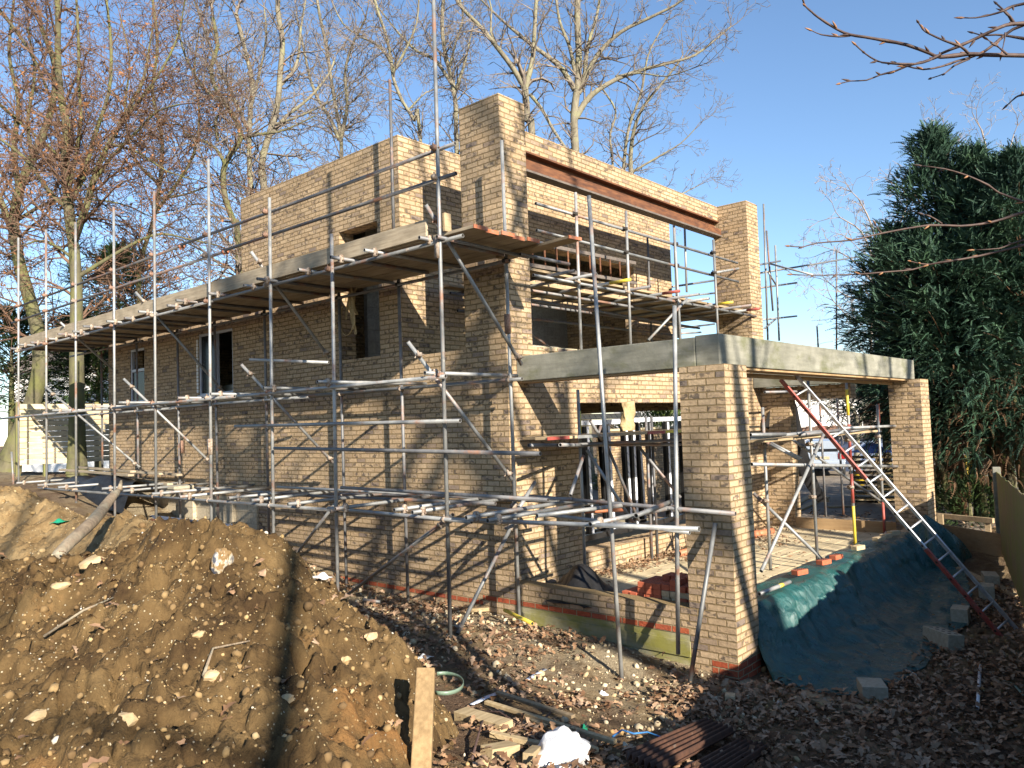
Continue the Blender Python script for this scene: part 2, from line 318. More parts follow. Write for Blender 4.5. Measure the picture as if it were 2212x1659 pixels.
# ground, soil, leaves and stones
g = G('leafy_ground'); co = g.co(); vo = g.n('ShaderNodeTexVoronoi', {'Vector': g.n('ShaderNodeVectorMath', {0: co, 1: g.noise(co, 8, 3, out=1)}, operation='ADD').outputs[0], 'Scale': 17})
lf = g.ramp(g.n('ShaderNodeSeparateColor', {0: vo.outputs['Color']}).outputs[0], [(0, (.055,.034,.022)), (.4, (.12,.075,.045)), (.75, (.19,.13,.085)), (1, (.085,.055,.035))])
so = g.ramp(g.noise(co, 7, 7, .7), [(.3, (.11,.072,.036)), (.55, (.23,.165,.09)), (.75, (.36,.29,.19))])
c = g.mix(g.ramp(g.noise(co, .8, 5, .65), [(.44, 0), (.58, 1)]), lf, so)
sx_ = g.n('ShaderNodeSeparateXYZ', {0: co}); nearwall = g.m('MULTIPLY', g.n('ShaderNodeMapRange', {0: sx_.outputs[0], 1: -2.2, 2: -.5, 3: 0, 4: 1}).outputs[0], g.m('MULTIPLY', g.m('LESS_THAN', sx_.outputs[0], .2), g.m('GREATER_THAN', sx_.outputs[1], -.3)))
c = g.mix(g.m('MULTIPLY', nearwall, g.ramp(g.noise(co, 2.2, 6, .7), [(.40, 0), (.56, .85)])), c, g.ramp(g.noise(co, 30, 5, .7), [(.3, (.28,.225,.14)), (.6, (.46,.385,.26))]))
M['ground'] = g.done(c, .95, g.bump(g.m('ADD', g.m('MULTIPLY', vo.outputs['Distance'], .8), g.noise(co, 26, 7, .75)), .9, .03), Specular_IOR_Level=.1)
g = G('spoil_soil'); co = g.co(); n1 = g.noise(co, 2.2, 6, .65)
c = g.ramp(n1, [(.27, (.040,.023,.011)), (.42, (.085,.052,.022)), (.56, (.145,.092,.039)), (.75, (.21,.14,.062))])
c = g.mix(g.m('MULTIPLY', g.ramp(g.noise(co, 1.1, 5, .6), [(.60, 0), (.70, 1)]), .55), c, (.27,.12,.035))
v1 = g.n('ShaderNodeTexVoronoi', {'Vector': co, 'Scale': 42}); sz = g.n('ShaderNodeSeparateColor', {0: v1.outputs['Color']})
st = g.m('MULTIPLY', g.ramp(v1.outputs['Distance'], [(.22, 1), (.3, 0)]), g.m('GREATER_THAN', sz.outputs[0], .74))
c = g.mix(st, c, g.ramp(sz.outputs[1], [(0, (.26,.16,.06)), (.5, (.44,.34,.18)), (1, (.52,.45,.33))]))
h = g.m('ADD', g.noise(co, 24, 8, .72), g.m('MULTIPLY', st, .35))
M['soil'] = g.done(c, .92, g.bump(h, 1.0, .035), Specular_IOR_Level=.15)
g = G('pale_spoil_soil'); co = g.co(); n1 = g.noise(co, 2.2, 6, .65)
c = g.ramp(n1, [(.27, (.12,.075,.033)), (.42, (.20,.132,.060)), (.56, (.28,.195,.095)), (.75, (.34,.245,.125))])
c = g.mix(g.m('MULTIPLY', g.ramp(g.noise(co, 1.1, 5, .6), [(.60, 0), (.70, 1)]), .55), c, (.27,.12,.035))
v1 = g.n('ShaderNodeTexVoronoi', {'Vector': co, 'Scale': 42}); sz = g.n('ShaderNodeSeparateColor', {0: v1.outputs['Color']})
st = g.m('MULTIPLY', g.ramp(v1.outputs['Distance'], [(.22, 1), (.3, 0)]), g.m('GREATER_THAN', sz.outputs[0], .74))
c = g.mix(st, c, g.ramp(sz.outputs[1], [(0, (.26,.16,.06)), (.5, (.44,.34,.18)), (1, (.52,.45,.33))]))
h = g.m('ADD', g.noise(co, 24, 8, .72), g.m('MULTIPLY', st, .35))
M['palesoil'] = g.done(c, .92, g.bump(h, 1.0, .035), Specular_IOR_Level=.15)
g = G('gravelly_yard'); co = g.co(); c = g.ramp(g.noise(co, 1.2, 8, .7), [(.3, (.11,.085,.065)), (.55, (.20,.165,.125)), (.75, (.28,.235,.185))]); M['yard'] = g.done(c, .95, g.bump(g.noise(co, 20, 6), .5, .02))
def island(name, stops, rough=.85, bump=0):
    g = G(name); r = g.n('ShaderNodeNewGeometry').outputs['Random Per Island']; c = g.ramp(r, stops)
    c = g.mix(1.0, c, g.ramp(g.noise(g.co(), 30, 3), [(.3, .8), (.7, 1.2)]), 'MULTIPLY'); return g.done(c, rough, g.bump(g.noise(g.co(), 40, 4), .5, .004) if bump else None, Specular_IOR_Level=.2)
M['leaf'] = island('oak_leaf_litter', [(0, (.10,.052,.028)), (.3, (.20,.112,.060)), (.55, (.29,.18,.105)), (.8, (.36,.25,.165)), (1, (.14,.078,.045))])
M['stone'] = island('flint_and_gravel', [(0, (.16,.10,.045)), (.5, (.29,.195,.085)), (.85, (.40,.30,.16)), (.96, (.45,.39,.28)), (1, (.55,.52,.47))], .8, 1)
M['sandstone'] = simple('sandy_stone', (.34,.235,.115), (.46,.345,.195), .85, 9, .5, .01)
M['clod'] = island('soil_clods', [(0, (.09,.055,.026)), (.5, (.17,.11,.05)), (1, (.25,.17,.08))], .95, 1)
M['rubble'] = island('mortar_rubble', [(0, (.36,.28,.16)), (.5, (.46,.37,.23)), (1, (.52,.45,.32))], .95, 1)
# ---------------------------------------------------------------- terrain
_gp = [(.2,-.3,-.08),(-.4,.5,.02),(-.5,1.6,.14),(-.5,2.6,.2),(-.4,4,.27),(-.4,6.5,.3),(-1.3,3,.36),(-1.3,5.3,.36),(-1.0,.8,-.02),(-.4,9,.75),(-.4,12,.95),(-.5,15,1.6),(-1,19,1.75),(-3,20,1.8),(-6,18,1.8),(0,24,1.9),
       (-12,15,1.8),(-10,8,1.6),(-8,0,1.12),(-8.5,-5,1.15),(-6.5,-3.4,1.0),(-5,-2.3,.72),(-4,-1.2,.52),(-3.2,-.2,.42),(-3,1,.36),(-2.6,-1.7,.16),(-2,-1,.03),(0,-2,-.06),(2,-1.7,-.03),(3.5,-2,-.0),(6,-1.5,.15),(8,-1,.3),(11,1,.3),(12,6,.2),(16,0,.3),(20,8,.25),(0,-4,-.02),(4,-5,.1),(-3,3,.4),(-3,6,.6),(-2.5,9,.9),(14,16,.4),(10,22,1),(-4,-5,.6),(-10,-10,1.3),(0,-12,.3),(10,-10,.3)]
_gt = TPS(_gp, .02)
def GROUND(x, y):
    x, y = np.asarray(x, float), np.asarray(y, float); d = np.hypot(x-2, y-6); w = np.clip((d-16)/14, 0, 1); w = w*w*(3-2*w)
    z = np.clip(_gt(np.clip(x, -14, 24), np.clip(y, -14, 27)), -.3, 2.2)*(1-w)+w*(.35+.9*np.clip((y-10)/30, 0, 1)*np.clip((14-x)/20, 0, 1))
    inside = (x > .1) & (x < 8.2) & (y > .2) & (y < 16.3); z = np.where(inside, np.minimum(z, -.15), z)
    return z
def _axis(a, b, st, far):
    m = list(np.arange(a, b+1e-6, st)); s = st; lo = a; hi = b; L = []; R = []
    while hi < far: s *= 1.25; hi += s; lo -= s; R.append(hi); L.append(lo)
    return np.array(L[::-1]+m+R)
gx, gy = _axis(-9, 10, .07, 400), _axis(-6, 9, .07, 400)
GX, GY = np.meshgrid(gx, gy, indexing='ij'); GZ = GROUND(GX, GY)+.022*fbm(GX*2.2, GY*2.2, 1, 4)+.012*fbm(GX*9, GY*9, 4, 3)
n, m = GX.shape; idx = np.arange(n*m).reshape(n, m)
FQ = np.stack([idx[:-1,:-1], idx[1:,:-1], idx[1:,1:], idx[:-1,1:]], -1).reshape(-1, 4)
tag(np_mesh('ground', np.stack([GX,GY,GZ], -1).reshape(-1,3), FQ, M['ground'], None, True), kind='structure')
# gravelled yard beyond the porch
yx = np.linspace(8.6, 40, 50); yy = np.linspace(-.5, 26, 40); YX, YY = np.meshgrid(yx, yy, indexing='ij'); YX = YX+.5*np.sin(YY*1.1)*(YX < 9)
YZ = GROUND(YX, YY)+.035+.01*fbm(YX*3, YY*3); idx = np.arange(YX.size).reshape(YX.shape)
tag(np_mesh('driveway', np.stack([YX,YY,YZ], -1).reshape(-1,3), np.stack([idx[:-1,:-1], idx[1:,:-1], idx[1:,1:], idx[:-1,1:]], -1).reshape(-1,4), M['yard'], None, True), kind='structure')
# spoil heaps
def heap(name, label, ctrl, box, st, mat, amp, seed):
    t = TPS(ctrl, .01); x = np.arange(box[0], box[1], st); y = np.arange(box[2], box[3], st); X, Y = np.meshgrid(x, y, indexing='ij')
    Z0 = t(X, Y)
    rid = 1-np.abs(fbm(X*1.3, Y*1.3, seed, 4))
    Z = Z0+amp*(.55*fbm(X*1.6, Y*1.6, seed, 3)+.55*(rid-.6))+amp*.55*fbm(X*5, Y*5, seed+3, 4, .6)+amp*.22*fbm(X*17, Y*17, seed+5, 3, .65)
    lump = np.maximum(0, vnoise(X*7, Y*7, seed+8)-.25); cr = np.abs(fbm(X*3.2, Y*3.2, seed+11, 3)); Z = Z+amp*.5*lump-amp*.55*np.exp(-(cr/.045)**2)*(vnoise(X*1.1, Y*1.1, seed+2) > -.1)
    keep = Z > GROUND(X, Y)-.10; idx = np.arange(X.size).reshape(X.shape)
    k = keep[:-1,:-1]&keep[1:,:-1]&keep[1:,1:]&keep[:-1,1:]
    F = np.stack([idx[:-1,:-1], idx[1:,:-1], idx[1:,1:], idx[:-1,1:]], -1)[k]
    used = np.unique(F); mp = np.full(X.size, -1); mp[used] = np.arange(len(used)); V = np.stack([X,Y,Z], -1).reshape(-1,3)[used]
    tag(np_mesh(name, V, mp[F], mat, None, True), label, 'spoil heap'); return X, Y, np.where(keep, Z, -9)
hc = []
for a, b, d in ((0,1225,7.0),(100,1212,6.7),(180,1190,6.4),(250,1195,6.3),(330,1152,6.2),(400,1142,6.1),(480,1130,6.0),(560,1150,6.0),(640,1200,6.0),(700,1288,6.0),(800,1358,5.9),(880,1440,5.7),(930,1510,5.5),
                (0,1420,5.2),(200,1400,5.0),(400,1400,4.8),(600,1380,5.0),(740,1440,5.1),(840,1530,4.9),(0,1659,3.9),(200,1659,3.85),(400,1659,3.8),(600,1659,3.85),(790,1659,4.1),(905,1659,4.5),(330,1250,5.6),(520,1250,5.5)): hc.append(far(a, b, d))
for a, d, z in ((-100,9.2,.6),(100,9.0,.5),(250,8.8,.4),(400,8.5,.2),(520,8.4,.1),(640,8.2,.0),(760,7.9,-.1),(900,7.4,-.1),(1000,6.4,-.1),(1050,5.6,-.1),(1100,4.6,.0),(1000,4.9,.2)):
    p = far(a, 900, d); hc.append(np.array([p[0], p[1], z]))
for a in (-150, 150, 450, 750): p = far(a, 900, 2.2); hc.append(np.array([p[0], p[1], 1.0]))
hc.append(far(-150, 1225, 7.0)); hc.append(far(-200, 1450, 5.0))
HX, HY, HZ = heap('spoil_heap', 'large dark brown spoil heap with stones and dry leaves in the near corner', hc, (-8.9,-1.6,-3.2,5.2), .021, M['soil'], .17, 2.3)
rc = []
for a, b, d in ((-60,1060,11),(0,1066,10.8),(60,1076,10.5),(110,1088,10.2),(150,1118,9.8),(215,1124,9.4),(300,1130,9.0),(335,1152,8.6),(380,1190,8.2),(0,1150,9.4),(120,1160,8.8),(240,1170,8.2),(60,1230,8.3),(200,1215,7.8),(320,1190,7.8)): rc.append(far(a, b, d))
for a, d, z in ((-150,13.5,.9),(0,13,.8),(120,12.6,.7),(230,11.8,.6),(330,11,.5),(420,10,.3),(480,8.6,.1),(420,7.4,.2),(200,6.8,.5),(0,7.2,.7),(-200,9,1.6)):
    p = far(a, 900, d); rc.append(np.array([p[0], p[1], z]))
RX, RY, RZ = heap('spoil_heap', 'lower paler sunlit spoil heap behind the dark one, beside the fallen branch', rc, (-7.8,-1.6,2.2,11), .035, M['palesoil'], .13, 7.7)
def _lookup(X, Y, Z):
    x0, y0, st = X[0,0], Y[0,0], X[1,0]-X[0,0]
    def f(x, y):
        i = np.clip(((np.asarray(x)-x0)/st).round().astype(int), 0, X.shape[0]-1); j = np.clip(((np.asarray(y)-y0)/st).round().astype(int), 0, X.shape[1]-1)
        ins = (np.asarray(x) >= x0) & (np.asarray(x) <= X[-1,0]) & (np.asarray(y) >= y0) & (np.asarray(y) <= Y[0,-1]); return np.where(ins, Z[i, j], -9)
    return f
_h1, _h2 = _lookup(HX, HY, HZ), _lookup(RX, RY, RZ)
def SURF(x, y): return np.maximum(np.maximum(_h1(x, y), _h2(x, y)), GROUND(x, y))
def hit(x, y, d0=2., d1=40.):                              # first terrain point seen at x, y
    t = np.arange(d0, d1, .02); p = CAM+ray(x, y)*t[:,None]; k = np.argmax(p[:,2] < SURF(p[:,0], p[:,1])); return p[k]
# scattered pieces, one template copied with turns, sizes and bends into a single mesh
def scatter(name, T, F, pts, size, mat, tilt=.5, kind='stuff', label=None, cat=None, parent=None, sq=None, rs=None):
    rs = rs or np.random.RandomState(len(pts)); n = len(pts); T = np.asarray(T, float)
    a, b, c = rs.rand(n)*6.283, rs.randn(n)*tilt, rs.randn(n)*tilt
    ca, sa, cb, sb, cc, sc_ = np.cos(a), np.sin(a), np.cos(b), np.sin(b), np.cos(c), np.sin(c); o = np.zeros(n); I = o+1
    Rz = np.stack([ca,-sa,o,sa,ca,o,o,o,I],-1).reshape(n,3,3); Rx = np.stack([I,o,o,o,cb,-sb,o,sb,cb],-1).reshape(n,3,3); Ry = np.stack([cc,o,sc_,o,I,o,-sc_,o,cc],-1).reshape(n,3,3)
    R = Rz@Rx@Ry; t = T[None]*(1+.35*(rs.rand(n,len(T),1)-.5))*np.asarray(size).reshape(-1,1,1)
    if sq is not None: t = t*(np.array([1,1,1])+np.array(sq)*(rs.rand(n,1,3)-.5))
    V = np.einsum('nij,nkj->nki', R, t)+np.asarray(pts)[:,None]; FF = (np.asarray(F)[None]+(np.arange(n)*len(T))[:,None,None]).reshape(-1, len(F[0]))
    return tag(np_mesh(name, V.reshape(-1,3), FF, mat, parent), label, cat, None, kind)
_half = [(0,0),(.16,.13),(.34,.10),(.48,.27),(.62,.17),(.80,.24),(1,0)]
LT = [(x, y, .10*math.sin(x*3.1)+.35*y*y*3) for x, y in _half]+[(x, -y, .10*math.sin(x*3.1)+.35*y*y*3) for x, y in _half[1:-1]]+[(.34,0,.10),(.7,0,.09)]
LF = [(0,1,12),(1,2,12),(2,3,12),(3,4,13),(3,13,12),(4,5,13),(5,6,13),(0,12,7),(7,12,8),(8,12,9),(9,13,10),(9,12,13),(10,13,11),(11,13,6)]
ph = (1+5**.5)/2; IC = np.array([(-1,ph,0),(1,ph,0),(-1,-ph,0),(1,-ph,0),(0,-1,ph),(0,1,ph),(0,-1,-ph),(0,1,-ph),(ph,0,-1),(ph,0,1),(-ph,0,-1),(-ph,0,1)])/1.9
IF = [(0,11,5),(0,5,1),(0,1,7),(0,7,10),(0,10,11),(1,5,9),(5,11,4),(11,10,2),(10,7,6),(7,1,8),(3,9,4),(3,4,2),(3,2,6),(3,6,8),(3,8,9),(4,9,5),(2,4,11),(6,2,10),(8,6,7),(9,8,1)]
rs = np.random.RandomState(21)
def cloud(n, x0, x1, y0, y1, ok):
    x = rs.uniform(x0, x1, n); y = rs.uniform(y0, y1, n); k = ok(x, y); x, y = x[k], y[k]; return x, y
nohouse = lambda x, y: ~((x > -.06) & (x < 8.4) & (y > -.12) & (y < 16.5))
dens = lambda x, y: rs.rand(len(x)) < np.clip(.62+.9*fbm(x*.9, y*.9, 3, 3)+.25*(x > -1.2)-.25*((x < -.1)&(y > 0)), .05, 1)
x1, y1 = cloud(21000, -5.2, 6.0, -4.2, .9, lambda x, y: nohouse(x, y) & (_h1(x, y) < GROUND(x, y)) & dens(x, y) & ~((x > .4)&(x < 6)&(y > -1.25)))
x2, y2 = cloud(10500, -4.2, -.1, -.3, 9, lambda x, y: nohouse(x, y) & (_h1(x, y) < GROUND(x, y)) & dens(x, y))
x3, y3 = cloud(2600, 8.5, 13, -3, 7, lambda x, y: rs.rand(len(x)) < .8)
X = np.r_[x1,x2,x3]; Y = np.r_[y1,y2,y3]; P = np.stack([X, Y, GROUND(X, Y)+.012+.03*rs.rand(len(X))], -1)
scatter('fallen_leaves', LT, LF, P, rs.uniform(.055,.115,len(P)), M['leaf'], .42)
x, y = cloud(420, -7.6, -2.2, -2.5, 4.5, lambda x, y: _h1(x, y) > GROUND(x, y)); scatter('fallen_leaves', LT, LF, np.stack([x, y, _h1(x, y)+.015], -1), rs.uniform(.06,.13,len(x)), M['leaf'], .4)
sx = np.r_[rs.uniform(1.6, 7.6, 900), rs.uniform(3.2, 6.4, 420), rs.uniform(.6, 7.8, 160)]; sy = np.r_[3.1-np.abs(rs.randn(900))*.25, 2.4+rs.randn(420)*.3, rs.uniform(.5, 3, 160)]; k = (sy < 3.13)&(sy > .45)
scatter('fallen_leaves', LT, LF, np.stack([sx[k], sy[k], .515+.03*rs.rand(k.sum())], -1), rs.uniform(.05,.1,k.sum()), M['leaf'], .35)
def onheap(n, h, bx, f): 
    x, y = cloud(n, *bx, lambda x, y: h(x, y) > GROUND(x, y)); return np.stack([x, y, h(x, y)+f], -1)
P = onheap(5200, _h1, (-8.2,-2,-2.9,5), .0); scatter('stones', IC, IF, P, .004+.016*rs.rand(len(P))**3.5, M['stone'], 1.5, sq=(.6,.6,.8))
P = onheap(38, _h1, (-8.2,-2,-2.9,5), -.01); scatter('stones', IC, IF, P, rs.uniform(.018,.034,len(P)), M['stone'], 1.5, sq=(.6,.6,.9))
P = onheap(5200, _h1, (-8.2,-2,-2.9,5), .0); scatter('soil_clods', IC, IF, P, .008+.026*rs.rand(len(P))**4, M['clod'], 1.5, sq=(.5,.5,.6))
P = onheap(2200, _h2, (-7.5,-2,2.4,10.5), .0); scatter('stones', IC, IF, P, .008+.025*rs.rand(len(P))**4, M['stone'], 1.5, sq=(.6,.6,.8))
x, y = cloud(5200, -4.2, .0, -.6, 8.5, lambda x, y: nohouse(x, y) & (_h1(x, y) < GROUND(x, y)) & (rs.rand(len(x)) < np.clip(.9-np.abs(x+.7)*.35+.5*fbm(x*1.4,y*1.4,8,2), .03, 1)))
scatter('mortar_rubble', IC, IF, np.stack([x, y, GROUND(x, y)+.012], -1), .006+.034*rs.rand(len(x))**5, M['rubble'], 1.5, sq=(.9,.9,1.2))
x, y = cloud(1400, -5.2, 5, -4, .0, lambda x, y: _h1(x, y) < GROUND(x, y)); scatter('stones', IC, IF, np.stack([x, y, GROUND(x, y)+.012], -1), .008+.03*rs.rand(len(x))**4, M['stone'], 1.5, sq=(.6,.6,.8))
# ---------------------------------------------------------------- the unfinished house (x = 0 is the long side, y = 3.17 the front)
PY, TY, TX, TOP = 3.17, 5.31, 8.27, 7.375
H = thing('brick_house', 'unfinished flat-roofed buff brick house with empty openings and no roof covering', 'house', (0, PY, 0))
def part(name, mats, fn, parent=H, smooth=False, bv=0):
    b = MB(); fn(b); o = b.build(name, mats, parent, smooth)
    if bv: bevel(o, bv)
    return o
BR = M['brick']
W1, W2, W3 = (14.42, 15.20, 3.59, 4.86), (10.43, 11.83, 3.59, 4.89), (5.86, 6.88, 3.95, 6.12)
part('side_wall', BR, lambda b: b.wall('x', 0, .30, 3.9475, 16.45, -.3, 3.88, (W1[:3]+(9,), W2[:3]+(9,))))
part('side_wall', BR, lambda b: b.wall('x', 0, .30, 5.61, 10.03, 3.88, TOP, (W3,)))
part('side_wall', BR, lambda b: b.wall('x', 0, .30, 10.03, 16.45, 3.88, 5.28, (W1, W2)))
part('pier', BR, lambda b: b.box(0, .5525, PY, 3.9475, -.3, TOP))
part('pier', BR, lambda b: b.box(7.77, 8.3225, PY, 3.9475, -.3, TOP))
part('front_wall', BR, lambda b: b.wall('y', PY, 3.47, .5525, 7.77, -.3, 3.88, ((1.62, 7.35, .84, 3.08),)))
part('coping', M['slab'], lambda b: b.box(.56, 7.76, PY+.004, 3.46, 3.881, 3.893))
part('tower_wall', BR, lambda b: b.wall('y', TY, 5.61, 0, TX, 3.8801, TOP, ((2.4, 6.7, 3.8801, 5.25), (2.4, 6.65, 5.55, 6.13))))
part('tower_wall', BR, lambda b: b.wall('x', 7.97, TX, 5.61, 10.03, 3.6, TOP, ((8.5, 9.2, 4.2, 4.6),)))
part('tower_wall', BR, lambda b: b.wall('y', 9.73, 10.03, .3, 7.97, 3.6, TOP))
part('rear_wall', BR, lambda b: b.wall('y', 16.15, 16.45, .3, TX, -.3, 5.28, ((1.2, 3.2, .6, 2.6), (4.5, 6.5, 3.6, 4.9))))
part('rear_wall', BR, lambda b: b.wall('x', 7.97, TX, 3.9475, 16.15, -.3, 3.6, ((4.6, 8.6, .5, 3.0), (10, 13, .5, 2.9))))
part('rear_wall', BR, lambda b: b.wall('x', 7.97, TX, 10.03, 16.15, 3.6, 5.28, ((11, 13, 3.9, 4.9),)))
part('parapet_beam', BR, lambda b: b.box(.5525, 7.77, 3.83, 3.945, 7.05, TOP-.005))
def steel(b):
    b.box(.5525, 7.77, 3.80, 3.945, 7.018, 7.048); b.box(.5525, 7.77, 3.91, 3.93, 6.86, 7.018)
    b.box(.5525, 7.77, 3.765, 3.945, 6.735, 6.86); b.box(.5525, 7.77, 3.755, 3.95, 6.70, 6.733, 1)
part('steel_beam', [M['rust'], M['primer']], steel)
part('floor_slab', M['concrete'], lambda b: b.box(.301, 7.968, 3.948, 16.148, 3.56, 3.80))
part('floor_slab', M['slab'], lambda b: b.box(.301, 7.968, 3.471, 16.148, .25, .50))
part('roof_deck', M['concrete'], lambda b: b.box(.301, 7.968, 10.032, 16.148, 5.10, 5.22))
part('roof_deck', M['concrete'], lambda b: b.box(.301, 7.968, 5.612, 9.728, 6.75, 6.95))  # assumed tower roof, out of view, added to keep the interior dark
part('inner_wall', M['block'], lambda b: b.wall('y', 8.2, 8.3, 1.6, 7.968, 3.802, 6.74, ((3.4, 4.3, 3.802, 5.9),)))
part('inner_wall', M['block'], lambda b: b.wall('y', 10.0, 10.1, .301, 7.96, .502, 3.558, ((4.2, 6.2, .502, 2.7),)))
part('inner_wall', M['block'], lambda b: b.wall('x', 3.3, 3.4, 5.2, 9.99, .502, 3.558))
# plinth below the far half of the long wall, with brick starting higher
part('plinth', M['plinth'], lambda b: [b.box(-.05, -.002, 9.55, 16.4, .2, 1.56)]+[b.box(-.13, -.052, y, y+.35, .2, 1.50) for y in (10.3, 11.9, 13.6)])
part('red_course', M['redcourse'], lambda b: (b.box(-.003, .0, 3.76, 9.5, .300, .375), b.box(-.003, .0, .5525, 3.755, .375, .45)))
# porch: front pillar, far pillar, low walls, slab and concrete ring beam
part('porch_pillar', BR, lambda b: b.box(0, .5525, 0, .5525, -.3, 3.375))
part('porch_pillar', BR, lambda b: b.box(7.77, 8.3225, 0, .5525, -.3, 3.375))
part('red_course', M['redcourse'], lambda b: (b.box(-.003, .5555, -.003, .30, -.3, .15), ))
part('low_wall', BR, lambda b: b.box(0, .215, .5525, PY, .375, .675))
part('low_wall', M['mossy'], lambda b: (b.box(.004, .25, .3, PY, -.3, .374), b.box(-.012, .003, .56, 3.1, .13, .30)))
part('low_wall', BR, lambda b: b.box(.5525, 7.77, .10, .35, -.2, .66))
part('porch_slab', M['slab'], lambda b: b.box(.25, 8.0, .352, 3.168, .2, .475))
def pl(b):
    for k in range(11): b.box(.60+.05*(k%2), 7.9, .40+k*.25, .40+k*.25+.238, .477, .499)
part('porch_floor', wood('dusty_deck', (.45,.37,.23), (.56,.47,.31), 0), pl)
part('porch_return', BR, lambda b: b.box(8.02, 8.32, 2.55, PY, -.3, 3.375))
part('porch_lintel', BR, lambda b: b.box(8.02, 8.32, 1.32, 2.549, 3.10, 3.375))
def cb(b):
    b.box(.19, 7.98, .14, .44, 3.376, 3.735)
    b.box(.19, .49, .4405, PY-.001, 3.376, 3.72); b.box(7.68, 7.98, .4405, PY-.001, 3.376, 3.72)
ringbeam = part('ring_beam', M['concrete'], cb, bv=.012)
part('beam_soffit_board', M['ply'], lambda b: (b.box(.5, 7.75, .17, .42, 3.345, 3.374), b.box(.22, .46, .56, 3.15, 3.35, 3.374), b.box(.56, 7.75, .47, .52, 3.29, 3.345)))
part('edge_board', M['ply'], lambda b: b.box(8.0, 8.03, .56, 2.54, .40, .70))
# windows in the long wall
def window(w, split, cross):
    y0, y1, z0, z1 = w; f = MB(); t = .055
    for a in ((y0, y0+t, z0, z1), (y1-t, y1, z0, z1), (y0+t, y1-t, z0, z0+t), (y0+t, y1-t, z1-t, z1)): f.box(.02, .09, *a)
    ym = y0+(y1-y0)*split
    if split: f.box(.02, .09, ym-.05, ym+.05, z0+t, z1-t)
    if cross: f.box(.022, .088, y0+t, y1-t, z0+(z1-z0)*cross-.035, z0+(z1-z0)*cross+.035)
    fo = f.build('window', M['frame'], H); bevel(fo, .006)
    part('sill', M['frame'], lambda b: b.box(-.03, .019, y0-.02, y1+.02, z0-.03, z0+.02), fo)
    return fo
w1 = window(W1, 0, .60); part('pane', M['glass'], lambda b: b.box(.05, .058, W1[0]+.05, W1[1]-.05, W1[2]+.05, W1[2]+.72), w1)  # dark panes stand in for the unlit interior behind the unglazed frames
w2 = window(W2, .52, 0); part('pane', M['glass'], lambda b: b.box(.05, .058, W2[0]+.78, W2[1]-.05, W2[2]+.05, W2[3]-.05), w2)
part('reveal_foam', M['render'], lambda b: [b.obox((-.012, 11.85, z), (.012,0,0), (0,.022,0), (0,0,.03)) for z in np.arange(3.7, 4.8, .075)], w2)
# ---------------------------------------------------------------- scaffolding
def scaf_kit(root):
    cnt = {}
    def tube(name, a, b, mat='galv', r=.0242):
        m = MB().pipe(a, b, r); return m.build(name, [M[mat], M['bore']], root, True)
    def clamp(p, d1, d2, mat='clamp'):
        # a double coupler: two short collars at right angles with bolts
        p, d1, d2 = (np.array(q, float) for q in (p, d1, d2)); d1 /= np.linalg.norm(d1); d2 /= np.linalg.norm(d2)
        n = np.cross(d1, d2); ln = np.linalg.norm(n); n = n/ln if ln > .1 else np.array([0,0,1.])
        b = MB(); b.path([p-d1*.024, p+d1*.024], .034, 8)
        q = p+n*.05; b.path([q-d2*.024, q+d2*.024], .034, 8); b.obox(p+n*.025, d1*.03, d2*.03, n*.02)
        e = np.cross(d1, n); b.path([p+e*.02, p+e*.062+n*.01], .009, 5); b.path([q+np.cross(d2,n)*.02-n*.005, q+np.cross(d2,n)*.058], .009, 5)
        return b.build('coupler', M[mat], root, True)
    return tube, clamp
S = thing('scaffold', 'long galvanised tube scaffold with boarded top lift standing along the side wall', 'scaffold', (-1.3, 8, .3))
tube, clamp = scaf_kit(S); XO, XI = -1.6, -.25; Z3 = (0,0,1); Y3 = (0,1,0); X3 = (1,0,0)
def gz(x, y): return float(GROUND(x, y)) - .04
outer = [(y, on(px, py, 'x', XO)[2] if px else 9.2, ln) for y, px, py, ln in ((2.75, 0, 0, -.03), (4.90, 711, 507, -.04), (6.45, 575, 430, -.06), (8.29, 434, 352, -.07), (10.29, 313, 423, -.05), (12.08, 231, 455, -.05), (14.06, 150, 487, -.04), (15.81, 92, 500, .0), (17.72, 28, 520, .0))]
for i, (y, top, ln) in enumerate(outer):
    g0 = gz(XO, y); tube('standard', (XO, y, g0), (XO, y+ln, top), 'galv')
    if i: clamp((XO, y, 4.98), Z3, Y3, 'rustclamp' if i%2 else 'clamp')
    if top > 5.9: clamp((XO, y, 6.09), Z3, Y3, 'rustclamp'); clamp((XO, y, 5.735), Z3, Y3, 'rustclamp' if i%3 else 'clamp')
    clamp((XO, y, 3.39), Z3, Y3, 'clamp' if i%2 else 'rustclamp'); clamp((XO, y, 1.72), Z3, Y3)
for z in (5.0, 3.0): pass
for y, top, x in ((2.88, 6.57, XI), (5.05, 5.03, XI), (6.54, 5.03, XI), (8.80, 5.80, XI), (10.62, 5.03, XI), (12.2, 5.03, XI), (14.2, 5.03, XI), (16.2, 5.03, XI), (4.06, 5.1, .42)):
    tube('standard', (x, y, gz(x, y) if x < 0 else 3.7), (x, y+.03, top), 'dull' if y > 5 or x > 0 else 'galv')
    if x < 0: clamp((x, y, 4.94), Z3, Y3, 'bore'); clamp((x, y, 3.37), Z3, Y3); clamp((x, y, 1.74), Z3, Y3)
tube('standard', (XI, 5.16, 5.16), (XI, 5.16, 8.12), 'dull')
